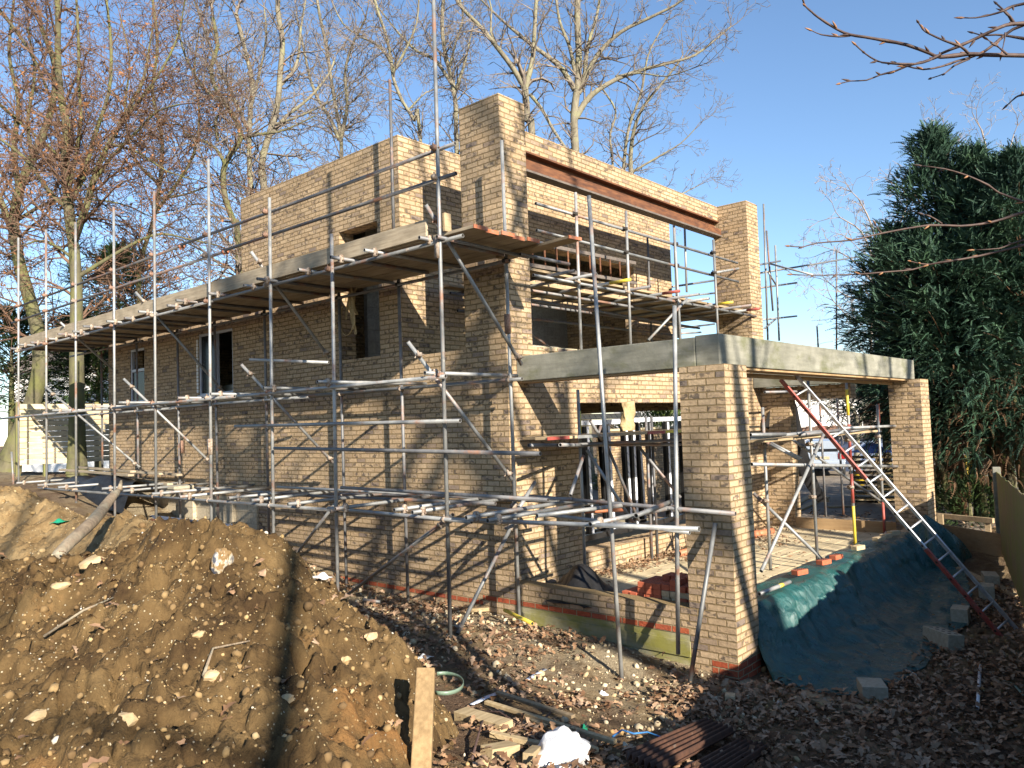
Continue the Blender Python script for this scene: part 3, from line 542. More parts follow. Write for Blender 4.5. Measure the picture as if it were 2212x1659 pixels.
# joint sleeves on the standards
for p in (on(948, 535, 'x', XO), on(1098, 700, 'x', XI), on(455, 965, 'x', XO), on(395, 965, 'x', XI)):
    b = MB(); b.path([p-np.array([0,0,.13]), p+np.array([0,0,.13])], .033, 8); b.box(p[0]-.045, p[0]-.02, p[1]-.03, p[1]+.03, p[2]-.13, p[2]+.13); b.build('sleeve', M['clamp' if p[0] < -1 else 'rustclamp'], S, True)
# rails and ledgers
XR = XO+.05
for z, y0, y1, y2 in ((6.09, 2.48, 9.4, 18.2), (5.735, 2.48, 7.9, 18.4)):
    tube('guard_rail', (XR, y0, z), (XR, y1, z+.02), 'dull'); tube('guard_rail', (XR, y1-.1, z-.0), (XR, y2, z+.01), 'dull'); clamp((XR, y1-.05, z), Y3, Z3, 'orange')
for y0, y1 in ((2.4, 8.3), (8.2, 13.5), (13.4, 18.1)):
    tube('ledger', (XR, y0, 4.985), (XR, y1, 4.99)); tube('ledger', (XI-.05, y0+.4, 4.93), (XI-.05, y1, 4.93), 'dull')
for y0, y1 in ((2.75, 7.7), (7.5, 12.4), (12.3, 21.5)):
    tube('ledger', (XR-.1, y0-.1, 3.37), (XR-.1, y1-.4, 3.365)); tube('ledger', (XI-.05, y0-.1, 3.37), (XI-.05, y1, 3.39), 'galv')
tube('ledger', on(508, 921, 'x', XO-.05), on(994, 909, 'x', XO-.05)); tube('ledger', on(593, 968, 'x', XO-.05), on(1167, 980, 'x', XO-.05), 'dull')
tube('ledger', on(1620/3+0, 553+672/3, 'x', -1.36), on(2130/3, 553+690/3, 'x', -.9))
tube('ledger', (XR-.1, 4.8, 1.73), (XR-.1, 12.3, 1.71)); tube('ledger', (XR-.1, 12.2, 1.71), (XR-.1, 17.9, 1.69)); tube('ledger', (XR-.1, 2.3, 1.72), (XR-.1, 5.0, 1.75)); tube('ledger', on(1510, 1143, 'x', XR-.1), (XR-.1, 2.6, 1.73))
tube('ledger', (XI-.05, 1.9, 1.86), (XI-.05, 8.0, 1.74), 'dull'); tube('ledger', (XI-.05, 7.9, 1.72), (XI-.05, 18.0, 1.76))
tube('ledger', on(737, 1053, 'x', -1.05), on(1184, 1080, 'x', -1.05), 'dull'); tube('ledger', on(560, 1066, 'x', -.8), on(1070, 1088, 'x', -.8), 'dull'); tube('ledger', on(600, 1052, 'x', -.55), on(930, 1068, 'x', -.55))
# transoms poke out past the outer ledger
def transom(y, z, x0, x1, mat='galv', dy=0):
    tube('transom', (x0, y, z), (x1, y+dy, z+.005), mat); clamp((x0+.16, y, z-.03), X3, Y3, 'clamp')
for i, y in enumerate(np.arange(2.95, 17.8, .82)): transom(y+.13*math.sin(i*2.1), 5.035, XO-.13-.17*((i*7)%5)/4, -.06-.07*(i%3), 'galv' if i%2 else 'dull')
for i, y in enumerate((2.95, 4.75, 6.2, 7.9, 9.2, 11.0, 12.8, 14.9)): transom(y, 3.43, XO-.10-.25*((i*3)%4)/3, -.05, 'galv')
for i, y in enumerate((.62, 1.75, 2.15, 3.12, 3.55, 4.4, 5.6, 6.7, 7.5, 8.6, 9.8, 11.2, 12.4, 14., 15.5, 17.2)): transom(y, 1.80, XO-.12-.25*((i*3)%4)/3, -.1+.12*((i*5)%3), 'galv', .1*math.sin(i*3))
tube('transom', on(1374, 1114, 'x', -1.25), on(1450, 1083, 'x', -.2)); tube('transom', on(1160, 1114, 'x', -1.45), on(1357, 1090, 'x', -.2))
tube('transom', on(1020, 553+1575/3, 'x', -.05), on(1216, 1083, 'x', -.05))
tube('ledger', on(1055, 1096, 'x', -.35), on(1490, 1150, 'x', -.35)); tube('ledger', (0-.3, -.2, 1.79), (-.28, 2.6, 1.87), 'dull')
# braces
for a, b, xa, xb in (((920,442),(1127,788),XO-.06,XI-.06), ((881,738),(1106,1036),XO-.06,XI-.06), ((521,787),(720,1000),XO-.06,XI-.06), ((542,543),(711,772),XO-.06,XI-.06), ((293,631),(483,846),XO-.06,XI-.06),
                     ((267,818),(457,1001),XO-.06,XI-.06), ((130,696),(253,806),XO-.06,XI-.06), ((98,836),(303,1010),XO-.06,XI-.06), ((978,1112),(740,1293),XO+.08,XI-.35), ((726,1085),(640,1198),XI-.1,-.12), ((1113,1120),(988,1369),XI-.06,XO+.15)):
    p, q = on(*a, 'x', xa), on(*b, 'x', xb); tube('brace', p, q); clamp(p+(q-p)*.09, q-p, Z3, 'clamp' if a[0] != 920 else 'rustclamp'); clamp(p+(q-p)*.95, q-p, Z3, 'clamp')
for x, y, z in ((1.15, 2.0, 0),): pass
# platform and toe board
BX = np.linspace(XO+.10, -.07, 7)
def boards():
    for k in range(6):
        y = 2.28+.05*(k%2)
        while y < 17.7:
            L = 3.9 if y+3.9 < 17.7 else 17.85-y
            b = MB().box(BX[k]+.005, BX[k+1]-.006, y, y+L-.02, 5.062+.004*((k+int(y))%2), 5.100+.004*((k+int(y))%2)); bevel(b.build('platform_board', M['boardY'], S), .004)
            y += L
boards()
for i, (y0, y1) in enumerate(((3.0, 6.5), (6.5, 10.35), (10.35, 14.1), (14.1, 17.85))):
    bevel(MB().box(XO+.035, XO+.073, y0+.01, y1-.01, 5.075-.004*i, 5.297+.003*(i%2)).build('toe_board', M['boardY'], S), .005)
bevel(MB().obox((XO+.11, 2.72, 5.21), (.055,0,0), (0,.02,0), (0,0,.11)).build('toe_board', M['boardX'], S), .004)
# orange painted board ends at the house corner
OB = [((980, 484), (1170, 522))]
for k in range(6):
    x0, x1 = BX[k]+.005, BX[k+1]-.006; MB().box(x0-.002, x1+.002, 2.265+.05*(k%2), 2.28+.05*(k%2), 5.060, 5.107).build('board_end_band', M['orange' if k < 5 else 'galv'], S)
bevel(MB().beam((XI+.02, 1.78, 5.05), (XI+.14, 3.1, 5.04), .225, .038).build('platform_board', M['boardX'], S), .004); MB().beam((XI+.0185, 1.765, 5.05), (XI+.02, 1.78, 5.05), .228, .041).build('board_end_band', M['orange'], S)
tube('ledger', (XI-.06, 2.6, 4.98), (.75, 2.62, 4.99), 'dull'); tube('ledger', (XO-.1, 2.68, 5.0), (-.02, 2.72, 5.0), 'dull')
# raised end of the board stack on the lower lift
# ---------------------------------------------------------------- scaffold in the upper portal
F = thing('scaffold', 'dark tube scaffold deck filling the open brick frame above the porch', 'scaffold', (4, 4.4, 3.8))
tube, clamp = scaf_kit(F)
YP = 3.05
for xt, yt, xb, yb, pl in ((1243, 416, 1255, 752, 3.10), (1352, 456, 1362, 745, 3.10), (1456, 492, 1471, 742, 3.10), (1541, 518, 1551, 722, 3.0)):
    p, q = on(xt, yt, 'y', pl), on(xb, yb, 'y', pl); tube('standard', (q[0], pl, 3.70), p, 'galv')
    clamp((q[0], pl, 4.90), Z3, X3); clamp((q[0], pl, 5.95), Z3, X3, 'bore'); clamp((q[0], pl, 5.56), Z3, X3, 'bore')
for x in (2.6, 4.6, 6.6): tube('standard', (x, 4.9, 3.8), (x, 4.9, 5.6 if x < 6 else 6.7), 'dull')
for z in (5.95, 5.56): tube('guard_rail', (.7, 3.14, z), (7.2, 3.16, z-.0), 'galv')
tube('ledger', (.6, 3.15, 4.90), (7.9, 3.13, 4.90)); tube('ledger', (.7, 4.0, 4.90), (7.9, 4.0, 4.90), 'dull'); tube('ledger', (.7, 4.95, 4.9), (8.6, 4.95, 4.9), 'dull'); tube('ledger', (.8, 4.0, 4.75), (7.6, 4.3, 4.75), 'dull'); tube('ledger', (.8, 4.9, 4.62), (7.6, 4.9, 4.66), 'dull')
for i, x in enumerate((1.05, 1.5, 2.3, 3.1, 3.9, 4.5, 5.1, 5.9, 6.6, 7.2)):
    m = ('dull', 'galv', 'yellowpaint', 'dull', 'redpaint')[i%5]; tube('transom', (x, 2.75-.06*(i%3), 4.955), (x+.02, 5.2, 4.955), m if m in ('dull','galv') else 'galv')
    if m in ('yellowpaint', 'redpaint'): MB().path([(x, 2.735-.06*(i%3), 4.955), (x, 3.0, 4.955)], .0262, 10).build('painted_band', M[m], F, True)
for k in range(8):
    y = 3.22+k*.235
    for a, b in ((.60, 4.4), (4.41, 7.95)):
        if k in (2, 6) and a < 1: continue
        bevel(MB().box(a, b, y, y+.225, 4.985, 5.023).build('platform_board', M['boardX'], F), .004)
tube('brace', on(1485, 645, 'y', 3.0), on(1400, 735, 'y', 3.3)); tube('brace', (1.2, 4.8, 4.9), (3.6, 4.85, 3.9), 'dull')
for a, b in (((1140, 585), (1560, 662)),): pass
# ---------------------------------------------------------------- trestle scaffold under the porch
Q = thing('scaffold', 'low board and tube scaffold under the concrete porch beam with yellow and red painted tubes', 'scaffold', (4, 1.5, .5))
tube, clamp = scaf_kit(Q)
def std(xb, yb, ytop, mat='galv', z0=.50, x=None, Yp=None, top=None):
    q = on(xb, yb, 'z', z0) if Yp is None else on(xb, yb, 'y', Yp); p = (q[0], q[1], top if top else on(xb, ytop, 'y', q[1])[2]); tube('standard', (q[0], q[1], z0), p, mat); return q
r2 = lambda x, y: ((2950+x/2.115)/1.8228, (1800+y/2.115)/1.8228)
r1 = lambda x, y: ((2950+x/2.115)/1.8228, (1400+y/2.115)/1.8228)
s1 = std(*r2(178, 940), r1(130, 430)[1]); s2 = std(*r2(570, 890), 0, top=3.32); s3 = std(*r2(885, 750), 0, top=3.33)
s4 = std(*r2(1128, 640), r1(1072, 405)[1], 'galv'); s5 = std(*r2(325, 555), 0, 'dull', top=3.3); s6 = std(*r2(640, 520), 0, 'dull', z0=.5, Yp=2.6, top=3.2); s7 = std(*r2(788, 525), 0, 'dull', z0=.5, Yp=2.4, top=3.2); s8 = std(*r2(212, 430), 0, 'dull', Yp=3.0, top=3.2)
for s, z0, z1, m in ((s3, .52, 1.2, 'yellowpaint'), (s3, 1.25, 1.75, 'redpaint'), (s3, 2.75, 3.2, 'yellowpaint'), (s3, 1.95, 2.6, 'redpaint'), (s4, .5, 1.1, 'redpaint')):
    MB().path([(s[0], s[1], z0), (s[0], s[1], z1)], .0258, 10).build('painted_band', M[m], Q, True)
p = on(*r1(1072, 405), 'y', s4[1]); MB().path([p-np.array([0,0,.35]), p+np.array([0,0,.006])], .0258, 10).build('painted_band', M['redpaint'], Q, True)
def T(a, b, pl, mat='galv', name='ledger', pl2=None): return tube(name, on(*a, 'y', pl), on(*b, 'y', pl2 or pl), mat)
T(r1(20, 905), r1(1330, 925), .47); T(r1(10, 660), r1(300, 655), .42); T(r1(0, 690), r1(600, 632), .50); T(r1(420, 660), r1(780, 618), .48, 'dull'); T(r1(780, 605), r1(1350, 580), .47); T(r1(130, 305), r1(870, 288), 2.3, 'dull'); T(r1(640, 660), r1(1040, 598), .52)
for a, b, pa, pb in ((r1(620, 655), r2(100, 950), .40, .36), (r1(450, 0), r2(600, 850), 2.3, .5), (r2(35, 300), r2(610, 855), 1.3, .42), (r1(345, 690), r2(1200, 440), 1.6, .7), (r1(150, 710), r1(440, 860), 2.5, 1.9), (r1(130, 715), r1(420, 870), 2.4, 1.8)):
    if a[1] < 800: continue
    p, q = on(*a, 'y', pa), on(*b, 'y', pb); tube('brace', p, q); clamp(p+(q-p)*.1, q-p, Z3, 'dull')
for s in (s1, s2, s3, s4): clamp((s[0], s[1], 1.52), Z3, X3); clamp((s[0], s[1], 2.33), Z3, X3)
for k in range(3):
    bevel(MB().box(2.2+.12*k, 7.0+.25*k, .55+k*.235, .55+k*.235+.225, 2.435+.003*k, 2.473+.003*k).build('platform_board', M['boardX'], Q), .004)
# second low deck in front of the lower opening
T((1142, 962), (1470, 960), 2.72, 'dull'); T((1205, 962), (1475, 950), 2.55, 'dull'); tube('transom', on(1210, 961, 'y', 2.1), on(1260, 962, 'y', 2.6)); tube('transom', (4.2, 2.3, 2.53), (4.2, 3.1, 2.53), 'dull')
for k in range(3):
    bevel(MB().box(-.12+.30*((k*2)%3), 6.2, 2.40+k*.232, 2.40+k*.232+.222, 2.575, 2.613).build('platform_board', M['boardX'], Q), .004)
for x0, x1, m in ((-.14, .32, 'redpaint'), (.5, .95, 'galv'), (1.0, 1.5, 'clamp'), (2.25, 2.75, 'redpaint'), (2.78, 3.25, 'yellowpaint')): MB().box(x0, x1, 2.392, 2.399, 2.573, 2.615).build('board_end_band', M[m], Q)
for xb, m in ((1255, 'galv'), (1412, 'dull'), (1400, 'dull')):
    q = on(xb, 1000, 'y', 2.75 if xb < 1300 else 3.0); tube('standard', (q[0], q[1], .5), (q[0]-.01, q[1], 3.25 if xb == 1255 else 2.85), m)
s = on(1255, 1000, 'y', 2.75); MB().path([(s[0], s[1], 2.63), (s[0], s[1], 2.95)], .0258, 10).build('painted_band', M['yellowpaint'], Q, True)
for a, b, pa, pb in (((1268, 972), (1368, 1130), 2.6, 2.1), ((1380, 965), (1470, 1075), 2.9, 2.4), ((1260, 985), (1232, 1070), 2.5, 2.3), ((1275, 908), (1300, 950), 2.9, 2.9), ((1298, 920), (1290, 945), 3.0, 3.0), ((1155, 1042), (1120, 1100), 2.6, 2.2), ((1310, 960), (1380, 1125), 2.9, 2.8)):
    tube('brace', on(*a, 'y', pa), on(*b, 'y', pb), 'galv' if a[0] in (1268, 1155) else 'dull')
# ---------------------------------------------------------------- scaffold beyond the right pier
R_ = thing('scaffold', 'far tube scaffold with a short board platform against the sky beyond the right pier', 'scaffold', (9, 4.5, 0))
tube, clamp = scaf_kit(R_)
r3 = lambda x, y: ((2600+x/1.41)/1.8228, (700+y/1.41)/1.8228)
YR = 4.4
for a, b, m in ((r3(573, 145), r3(597, 900), 'galv'), (r3(590, 293), r3(625, 740), 'dull'), (r3(638, 375), r3(660, 905), 'galv'), (r3(75, 265), r3(100, 890), 'galv'), (r3(135, 280), r3(147, 635), 'galv')): tube('standard', on(*b, 'y', YR), on(*a, 'y', YR), m)
for a, b, pa, pb in ((r3(290, 530), r3(665, 462), 3.05, 4.2), (r3(600, 475), r3(850, 540), YR, 3.2), (r3(548, 530), r3(1090, 440), YR+.05, YR+.05), (r3(550, 612), r3(757, 583), YR+.05, YR+.05), (r3(550, 790), r3(757, 768), YR+.05, YR+.05), (r3(66, 605), r3(300, 570), 5.2, 5.2), (r3(60, 665), r3(305, 640), 5.6, 5.6), (r3(565, 850), r3(645, 780), YR, YR), (r3(600, 525), r3(640, 590), YR, YR), (r3(110, 865), r3(225, 858), 6, 6), (r3(110, 835), r3(300, 812), 6, 6)): tube('rail', on(*a, 'y', pa), on(*b, 'y', pb), 'galv')
tube('standard', on(1807, 762, 'y', YR+.05), on(1807, 540, 'y', YR+.05), 'dull'); tube('standard', on(1768, 760, 'y', YR+.05), on(1765, 705, 'y', YR+.05), 'dull')
for k in range(4):
    bevel(MB().box(8.34+.1*(k%2), 9.9+.06*k, 3.98+k*.232, 3.98+k*.232+.222, 5.08, 5.118).build('platform_board', M['boardX'], R_), .004)
bevel(MB().box(8.34, 9.98, 4.92, 4.958, 5.12, 5.34).build('toe_board', M['boardX'], R_), .004); bevel(MB().box(8.34, 9.85, 3.93, 3.968, 5.12, 5.24).build('toe_board', M['boardX'], R_), .004); MB().box(9.0, 9.92, 3.972, 3.979, 5.078, 5.12).build('board_end_band', M['orange'], R_)
# ---------------------------------------------------------------- ladder
def ladder(name, label, cat, a, b, w, side, rung_gap, mats, parts=True, tube_r=.016, rail=(.028,.07)):
    t = thing(name, label, cat, a); a, b = np.array(a, float), np.array(b, float); d = b-a; L = np.linalg.norm(d); d /= L; s = np.array(side, float); s -= d*(s@d); s /= np.linalg.norm(s); nrm = np.cross(d, s)
    for k in (-1, 1):
        r = MB().obox((a+b)/2+s*k*w/2, d*L/2, s*rail[0]/2, nrm*rail[1]/2).build('rail', mats[0], t); bevel(r, .005)
        for q in np.arange(rung_gap*.6, L-.1, rung_gap): MB().path([a+d*q+s*k*(w/2+rail[0]/2-.002), a+d*q+s*k*(w/2+rail[0]/2+.004)], .017, 8).build('rivet', mats[1], r)
    for q in np.arange(rung_gap*.6, L-.1, rung_gap): MB().path([a+d*q-s*w/2, a+d*q+s*w/2], tube_r, 8).build('rung', mats[2], t, True)
    return t, a, d, s, nrm, L
la, lb = on(2184, 1366, 'y', -1.93), on(1700, 812, 'y', .55); la[2] = GROUND(la[0], la[1])-.02
t, a, d, s, nm, L = ladder('ladder', 'long aluminium ladder with red painted ends leaning on the porch beam', 'ladder', la, lb, .27, np.cross(lb-la, (0.35,1,.2)), .25, (M['alu'], M['bore'], M['alu']), rail=(.022,.058), tube_r=.014)
for k, q0, q1 in ((1, .0, 1.35), (1, L-1.75, L)):
    MB().obox(a+d*(q0+q1)/2+s*k*.135, d*(q1-q0)/2, s*.0125, nm*.031).build('painted_band', M['redpaint'], t)
ladder('ladder', 'dark steel ladder lying on edge on the upper scaffold deck', 'ladder', on(1143, 550, 'y', 3.7)-np.array([1.0,0,0]), on(1374, 590, 'y', 3.7), .36, (0,0,1), .30, (M['primer'], M['bore'], M['rust']), rail=(.06,.03))
# ---------------------------------------------------------------- tarpaulin over the porch edge
nu, nv = 130, 70; TP = np.zeros((nu, nv, 3)); TS = []
xs_end = np.interp(np.linspace(0,1,nu), [0,.12,.3,.6,1], [.24,.40,1.45,3.7,6.3])
for i in range(nu):
    u = i/(nu-1); xt = .60+u*6.25
    ye = np.interp(u, [0,.06,.15,.3,.6,.8,1], [-.28,-.95,-1.15,-1.42,-1.40,-1.20,-.85]); xe = xs_end[i]
    for j in range(nv):
        v = j/(nv-1)
        if v < .14:                                             # lies over the wall top
            w = v/.14; p = np.array([xt, .42-.36*w, .685+.02*math.sin(xt*5)])
        else:
            w = (v-.14)/.86; drop = min(1, w/.62)
            fall = 1-(1-w)**1.0; hang = np.interp(w, [0,.06,.32,.52,.7,1], [.69,.64,.35,.13,.02,-.01])
            y = .06+(ye-.06)*np.interp(w, [0,.06,.32,.52,.7,1], [0,.07,.20,.40,.66,1]); x = xt+(xe-xt)*w**1.3
            fold = .085*math.sin(xt*6.1+1.7*math.sin(xt*2.3)+w*1.6)*(.55+.45*math.sin(xt*1.9+1))*math.sin(math.pi*min(1,w*1.05)**.8)*(1-.55*w)+.03*math.sin(xt*17+2*math.sin(xt*3))*math.exp(-((w-.25)/.25)**2)
            g0 = float(GROUND(x, y)); z = max(hang+(g0*(w**2)), g0+.012)
            p = np.array([x, y-fold*1.1, z+.35*abs(fold)*(w > .6)+.012*(w > .5)+.018*float(vnoise(x*4, y*6, 3))*(w > .45)])
        TP[i, j] = p
rd = 1-np.abs(fbm(TP[...,0]*2.6+TP[...,1]*1.5, TP[...,2]*1.3+TP[...,1]*.9, 2, 3)); TP[..., 1] -= .075*np.clip(rd-.62, 0, 1)+.012*fbm(TP[...,0]*6, TP[...,2]*5, 2, 3); TP[..., 2] += .05*np.clip(rd-.6, 0, 1)*(TP[...,2] < .5)+.01*fbm(TP[...,0]*5, TP[...,1]*5, 6, 3)*(TP[...,2] < .6)
o = MB().grid(TP).build('tarpaulin', M['tarp'], None, True); tag(o, 'dark green tarpaulin draped over the porch edge and spread on the leafy ground', 'tarpaulin')
m = o.modifiers.new('sub', 'SUBSURF'); m.levels = m.render_levels = 1; m = o.modifiers.new('thick', 'SOLIDIFY'); m.thickness = .004
# bunched tarpaulin heap at the far pillar
th = np.linspace(0, 2*math.pi, 40); hh = np.linspace(0, 1, 16); BP = np.zeros((16, 40, 3))
for i, h in enumerate(hh):
    for j, a in enumerate(th):
        r = (1-h**2.2)*(.62+.10*math.sin(5*a+3*h)+.06*math.sin(11*a)); BP[i, j] = (7.0+r*1.25*math.cos(a), -.25+r*.8*math.sin(a)+.1*h, .05+h*.95+.05*math.sin(4*a)*(1-h))
o = MB().grid(BP).build('tarpaulin', M['tarp'], None, True); tag(o, 'green tarpaulin bunched up in a heap against the far porch pillar', 'tarpaulin')
# ---------------------------------------------------------------- loose bricks and blocks
def brick(name, label, cat, p, rz, mat, size=(.215,.1025,.065), group=None, tilt=(0,0), holes=0, frog=False):
    t = MB(); lx, ly, lz = (q/2 for q in size); c, s = math.cos(rz), math.sin(rz)
    R = Matrix.Rotation(rz, 3, 'Z') @ Matrix.Rotation(tilt[0], 3, 'X') @ Matrix.Rotation(tilt[1], 3, 'Y'); R = np.array(R); p = np.array(p, float)+np.array([0,0,lz])
    t.obox(p, R@[lx,0,0], R@[0,ly,0], R@[0,0,lz]); o = t.build(name, mat); bevel(o, .006); tag(o, label, cat, group)
    if holes:
        hb = MB(); 
        for i in range(holes):
            for j in range(2 if holes < 5 else 3):
                q = p+R@[lx*(2*(i+.5)/holes-1)*.92, ly*(2*(j+.5)/(2 if holes < 5 else 3)-1)*.8, lz+.001]; e = R@[.0,0,.0015]; hb.path([q-np.array(e), q+np.array(e)], .010 if size[0] < .3 else .022, 8)
        ho = hb.build('hole_shade', M['bore'], o);  # flat dark discs on the face stand in for the shade in the holes
    return o
def P1(x, y, z): q = on(x, y, 'z', z); return q
for x, y, lb_, m, h in ((1747, 1245, 'red perforated brick on the tarpaulin edge, nearest the front pillar', 'redbrick', 5), (1792, 1222, 'darker red brick on the tarpaulin, middle of the three red ones', 'redbrick', 5), (1823, 1211, 'orange red brick on the tarpaulin, farthest of the three red ones', 'redbrick', 5),
                     (1862, 1190, 'buff brick lying flat on the tarpaulin beside the red ones', 'buffbrick', 0), (1909, 1171, 'buff brick on the tarpaulin top, nearest of the far three', 'buffbrick', 0), (1921, 1164, 'buff brick on the tarpaulin top, middle of the far three', 'buffbrick', 0), (1936, 1157, 'buff brick on the tarpaulin top, farthest from the front pillar', 'buffbrick', 0)):
    q = on(x, y, 'z', .715); brick('brick', lb_, 'brick', (q[0], max(q[1], .16), .728), -.25+.3*random.random()-.15, M[m], holes=h, group='bricks weighing down the tarpaulin')
for x, y, lb_, sz, rz, h in ((1885, 1505, 'square concrete block at the near corner of the tarpaulin', (.30,.24,.14), .5, 0), (2038, 1398, 'hollow concrete block with slots tilted on the tarpaulin edge', (.44,.215,.19), .9, 4), (2076, 1345, 'mossy concrete block standing on the tarpaulin between hollow block and ladder', (.28,.20,.20), .1, 0), (2132, 1292, 'pale concrete block on the ground behind the ladder foot', (.30,.2,.19), .2, 0)):
    q = hit(x, y); brick('concrete_block', lb_, 'concrete block', (q[0], q[1], max(q[2], GROUND(q[0],q[1]))+.0), rz, M['blockstone'], sz, tilt=(.12 if h else 0, 0), holes=h, group='blocks holding the tarpaulin down')
q = hit(2140, 1262); brick('concrete_block', 'dark weathered block by the foot of the green fence', 'concrete block', (q[0], q[1], q[2]), .3, M['blockstone'], (.4,.2,.16))
q = hit(1578, 1515); brick('brick', 'broken brick half on the leaves in front of the front pillar', 'brick', q, .4, M['buffbrick'], (.12,.1,.07))
# red brick stack on the low wall
ST = thing('brick_stack', 'untidy stack of red perforated and buff bricks on the porch floor', 'brick stack', (.75, 1.0, .5)); rs_ = random.Random(4)
for k in range(6):
    for i in range(9-(k > 2)*2-(k > 4)*2):
        for j in range(2):
            if k == 5 and (i < 2 or rs_.random() < .3): continue
            x = .34+j*.225+rs_.uniform(-.012,.012); y = .66+i*.112+rs_.uniform(-.006,.006); buff = (k == 3 and j == 0 and i < 4) or (k == 2 and j == 0 and 1 < i < 4)
            b = MB().obox((x, y, .50+.034+k*.068), (.107*math.cos(.04*rs_.uniform(-1,1)), .1*rs_.uniform(-.05,.05), 0), (0,.051,0), (0,0,.0325)); bo = b.build('brick', M['buffbrick' if buff else 'redbrick'], ST); bevel(bo, .004)
            if not buff and k > 3:
                hb = MB()
                for a in range(5):
                    for c in range(2): q = np.array([x-.08+a*.04, y-.02+c*.04, .50+.034+k*.068+.0325]); hb.path([q, q+np.array([0,0,.001])], .009, 6)
                hb.build('hole_shade', M['bore'], bo)  # dark discs on top, the shade of the perforations as colour
# ---------------------------------------------------------------- black sheet on the porch, clay pipes
def sheet(name, label, cat, cx, cy, z0, sx, sy, hgt, mat, seed, rot=0, n=36, parent=None, peak=(.35,.5)):
    P = np.zeros((n, n, 3)); c, s = math.cos(rot), math.sin(rot)
    for i in range(n):
        for j in range(n):
            u, v = i/(n-1), j/(n-1); k = math.exp(-(((u-peak[0])/.22)**2+((v-peak[1])/.30)**2)); f = float(fbm(u*3+seed, v*3, seed, 3)); ed = min(u, v, 1-u, 1-v)
            x, y = (u-.5)*sx*(1+.12*f), (v-.5)*sy*(1+.15*math.sin(u*9+seed)); P[i, j] = (cx+x*c-y*s, cy+x*s+y*c, z0+.015+hgt*k+max(0,.30*hgt*f*(1-abs(2*u-1)**3)) + .02*hgt*math.sin(v*21+u*5))
    o = MB().grid(P).build(name, mat, parent, True); m = o.modifiers.new('thick', 'SOLIDIFY'); m.thickness = .004
    m = o.modifiers.new('sub', 'SUBSURF'); m.levels = m.render_levels = 1
    return tag(o, label, cat) if label else o
sheet('plastic_sheet', 'crumpled black polythene sheet lying on the porch low wall', 'plastic sheet', .42, 2.35, .50, 1.15, .9, .40, M['blackplastic'], 3, 1.35, peak=(.62,.4))
for i, (a, b, r, lb_) in enumerate((((1466, 1196), (1510, 1186), .055, 'orange clay drain pipe lying by the window opening, left of the front pillar'), ((1630, 1155), (1662, 1148), .06, 'orange clay drain pipe among dry leaves, right of the front pillar'))):
    p, q = on(*a, 'z', .56), on(*b, 'z', .56); o = MB().pipe(p, q+(q-p)*.2, r, 14).build('drain_pipe', [M['terracotta'], M['bore']], None, True); tag(o, lb_, 'drain pipe')
    if i: d_ = (q-p)/np.linalg.norm(q-p); MB().path([p-d_*.02, p+d_*.1], r*1.22, 14).build('collar', M['terracotta'], o, True)
o = MB().pipe(on(1262, 1105, 'y', 3.0), on(1345, 1101, 'y', 3.0), .03, 10).build('drain_pipe', [M['orange'], M['bore']], None, True); tag(o, 'orange plastic pipe lying across the scaffold tubes in front of the window frames', 'drain pipe')
# ---------------------------------------------------------------- stacked window frames inside the lower opening
def wframe(label, x0, x1, y, z1, mull, lean):
    t = thing('window_frame', label, 'window frame', ((x0+x1)/2, y, .5), 'window frames stacked in the lower opening')
    z0 = .90; ly = lambda z: y+lean*(z-z0)
    def bar(nm, xa, xb, za, zb, dep=.07):
        b = MB(); c = ((xa+xb)/2, ly((za+zb)/2), (za+zb)/2); up = np.array([0, lean, 1.]); up /= np.linalg.norm(up); fo = np.array([0,1,-lean]); fo /= np.linalg.norm(fo)
        o = b.obox(c, ((xb-xa)/2,0,0), fo*dep/2, up*(zb-za)/2).build(nm, M['frameblack'], t)
        if zb-za > xb-xa: MB().obox(np.array(c)-fo*(dep/2+.003)+np.array([(xb-xa)*.2,0,0]), ((xb-xa)*.2,0,0), fo*.003, up*(zb-za)/2*.995).build('taped_face', M['framewhite'], o)
        else: MB().obox(np.array(c)-fo*(dep/2+.003), ((xb-xa)/2,0,0), fo*.003, up*(zb-za)/2*.82).build('taped_face', M['framewhite'], o)
    bar('top_rail', x0, x1, z1-.09, z1); MB().box(x0, x1, y-.03, y+.04, z0, z0+.09).build('bottom_rail', M['frameblack'], t)
    for m in (x0+.07, *mull, x1-.07): bar('mullion', m-.07, m+.07, z0+.1, z1-.1)
wframe('tall window frame with taped white edges standing at the left of the opening', 1.75, 3.55, 3.60, 2.82, (2.35, 2.95), .02)
wframe('second taped window frame standing beside the sacking', 3.62, 5.5, 3.62, 2.84, (4.25, 4.85), .0)
wframe('rear taped window frame partly hidden behind the front pillar', 5.55, 7.25, 3.66, 2.86, (6.1, 6.7), -.01)
wframe('shorter window frame leaning behind the left one', 2.0, 4.4, 3.86, 2.92, (3.2,), .03)
# sacking on the lower deck
c0 = on(1357, 900, 'y', 3.02); P = []
for i, z in enumerate(np.linspace(0, 1, 12)):
    hw = .17-.05*z+.015*math.sin(i*1.3)-.03*(z < .1); P.append([np.array([c0[0]-.03+.06*z+hw*max(-1, min(1, 1.25*math.cos(a)))+.01*math.sin(3*a+i), 3.02+.06*math.sin(a)+.02*math.sin(2*a+i*.8), 2.63+.46*z+.02*math.cos(a)*z]) for a in np.linspace(0, 6.2832, 20)])
P.append([sum(P[-1][:-1])/19+[0,0,.0]]*20)
tag(MB().grid(P).build('sack', M['webbing'], None, True), 'tan sacking draped upright on the low scaffold deck', 'sack')
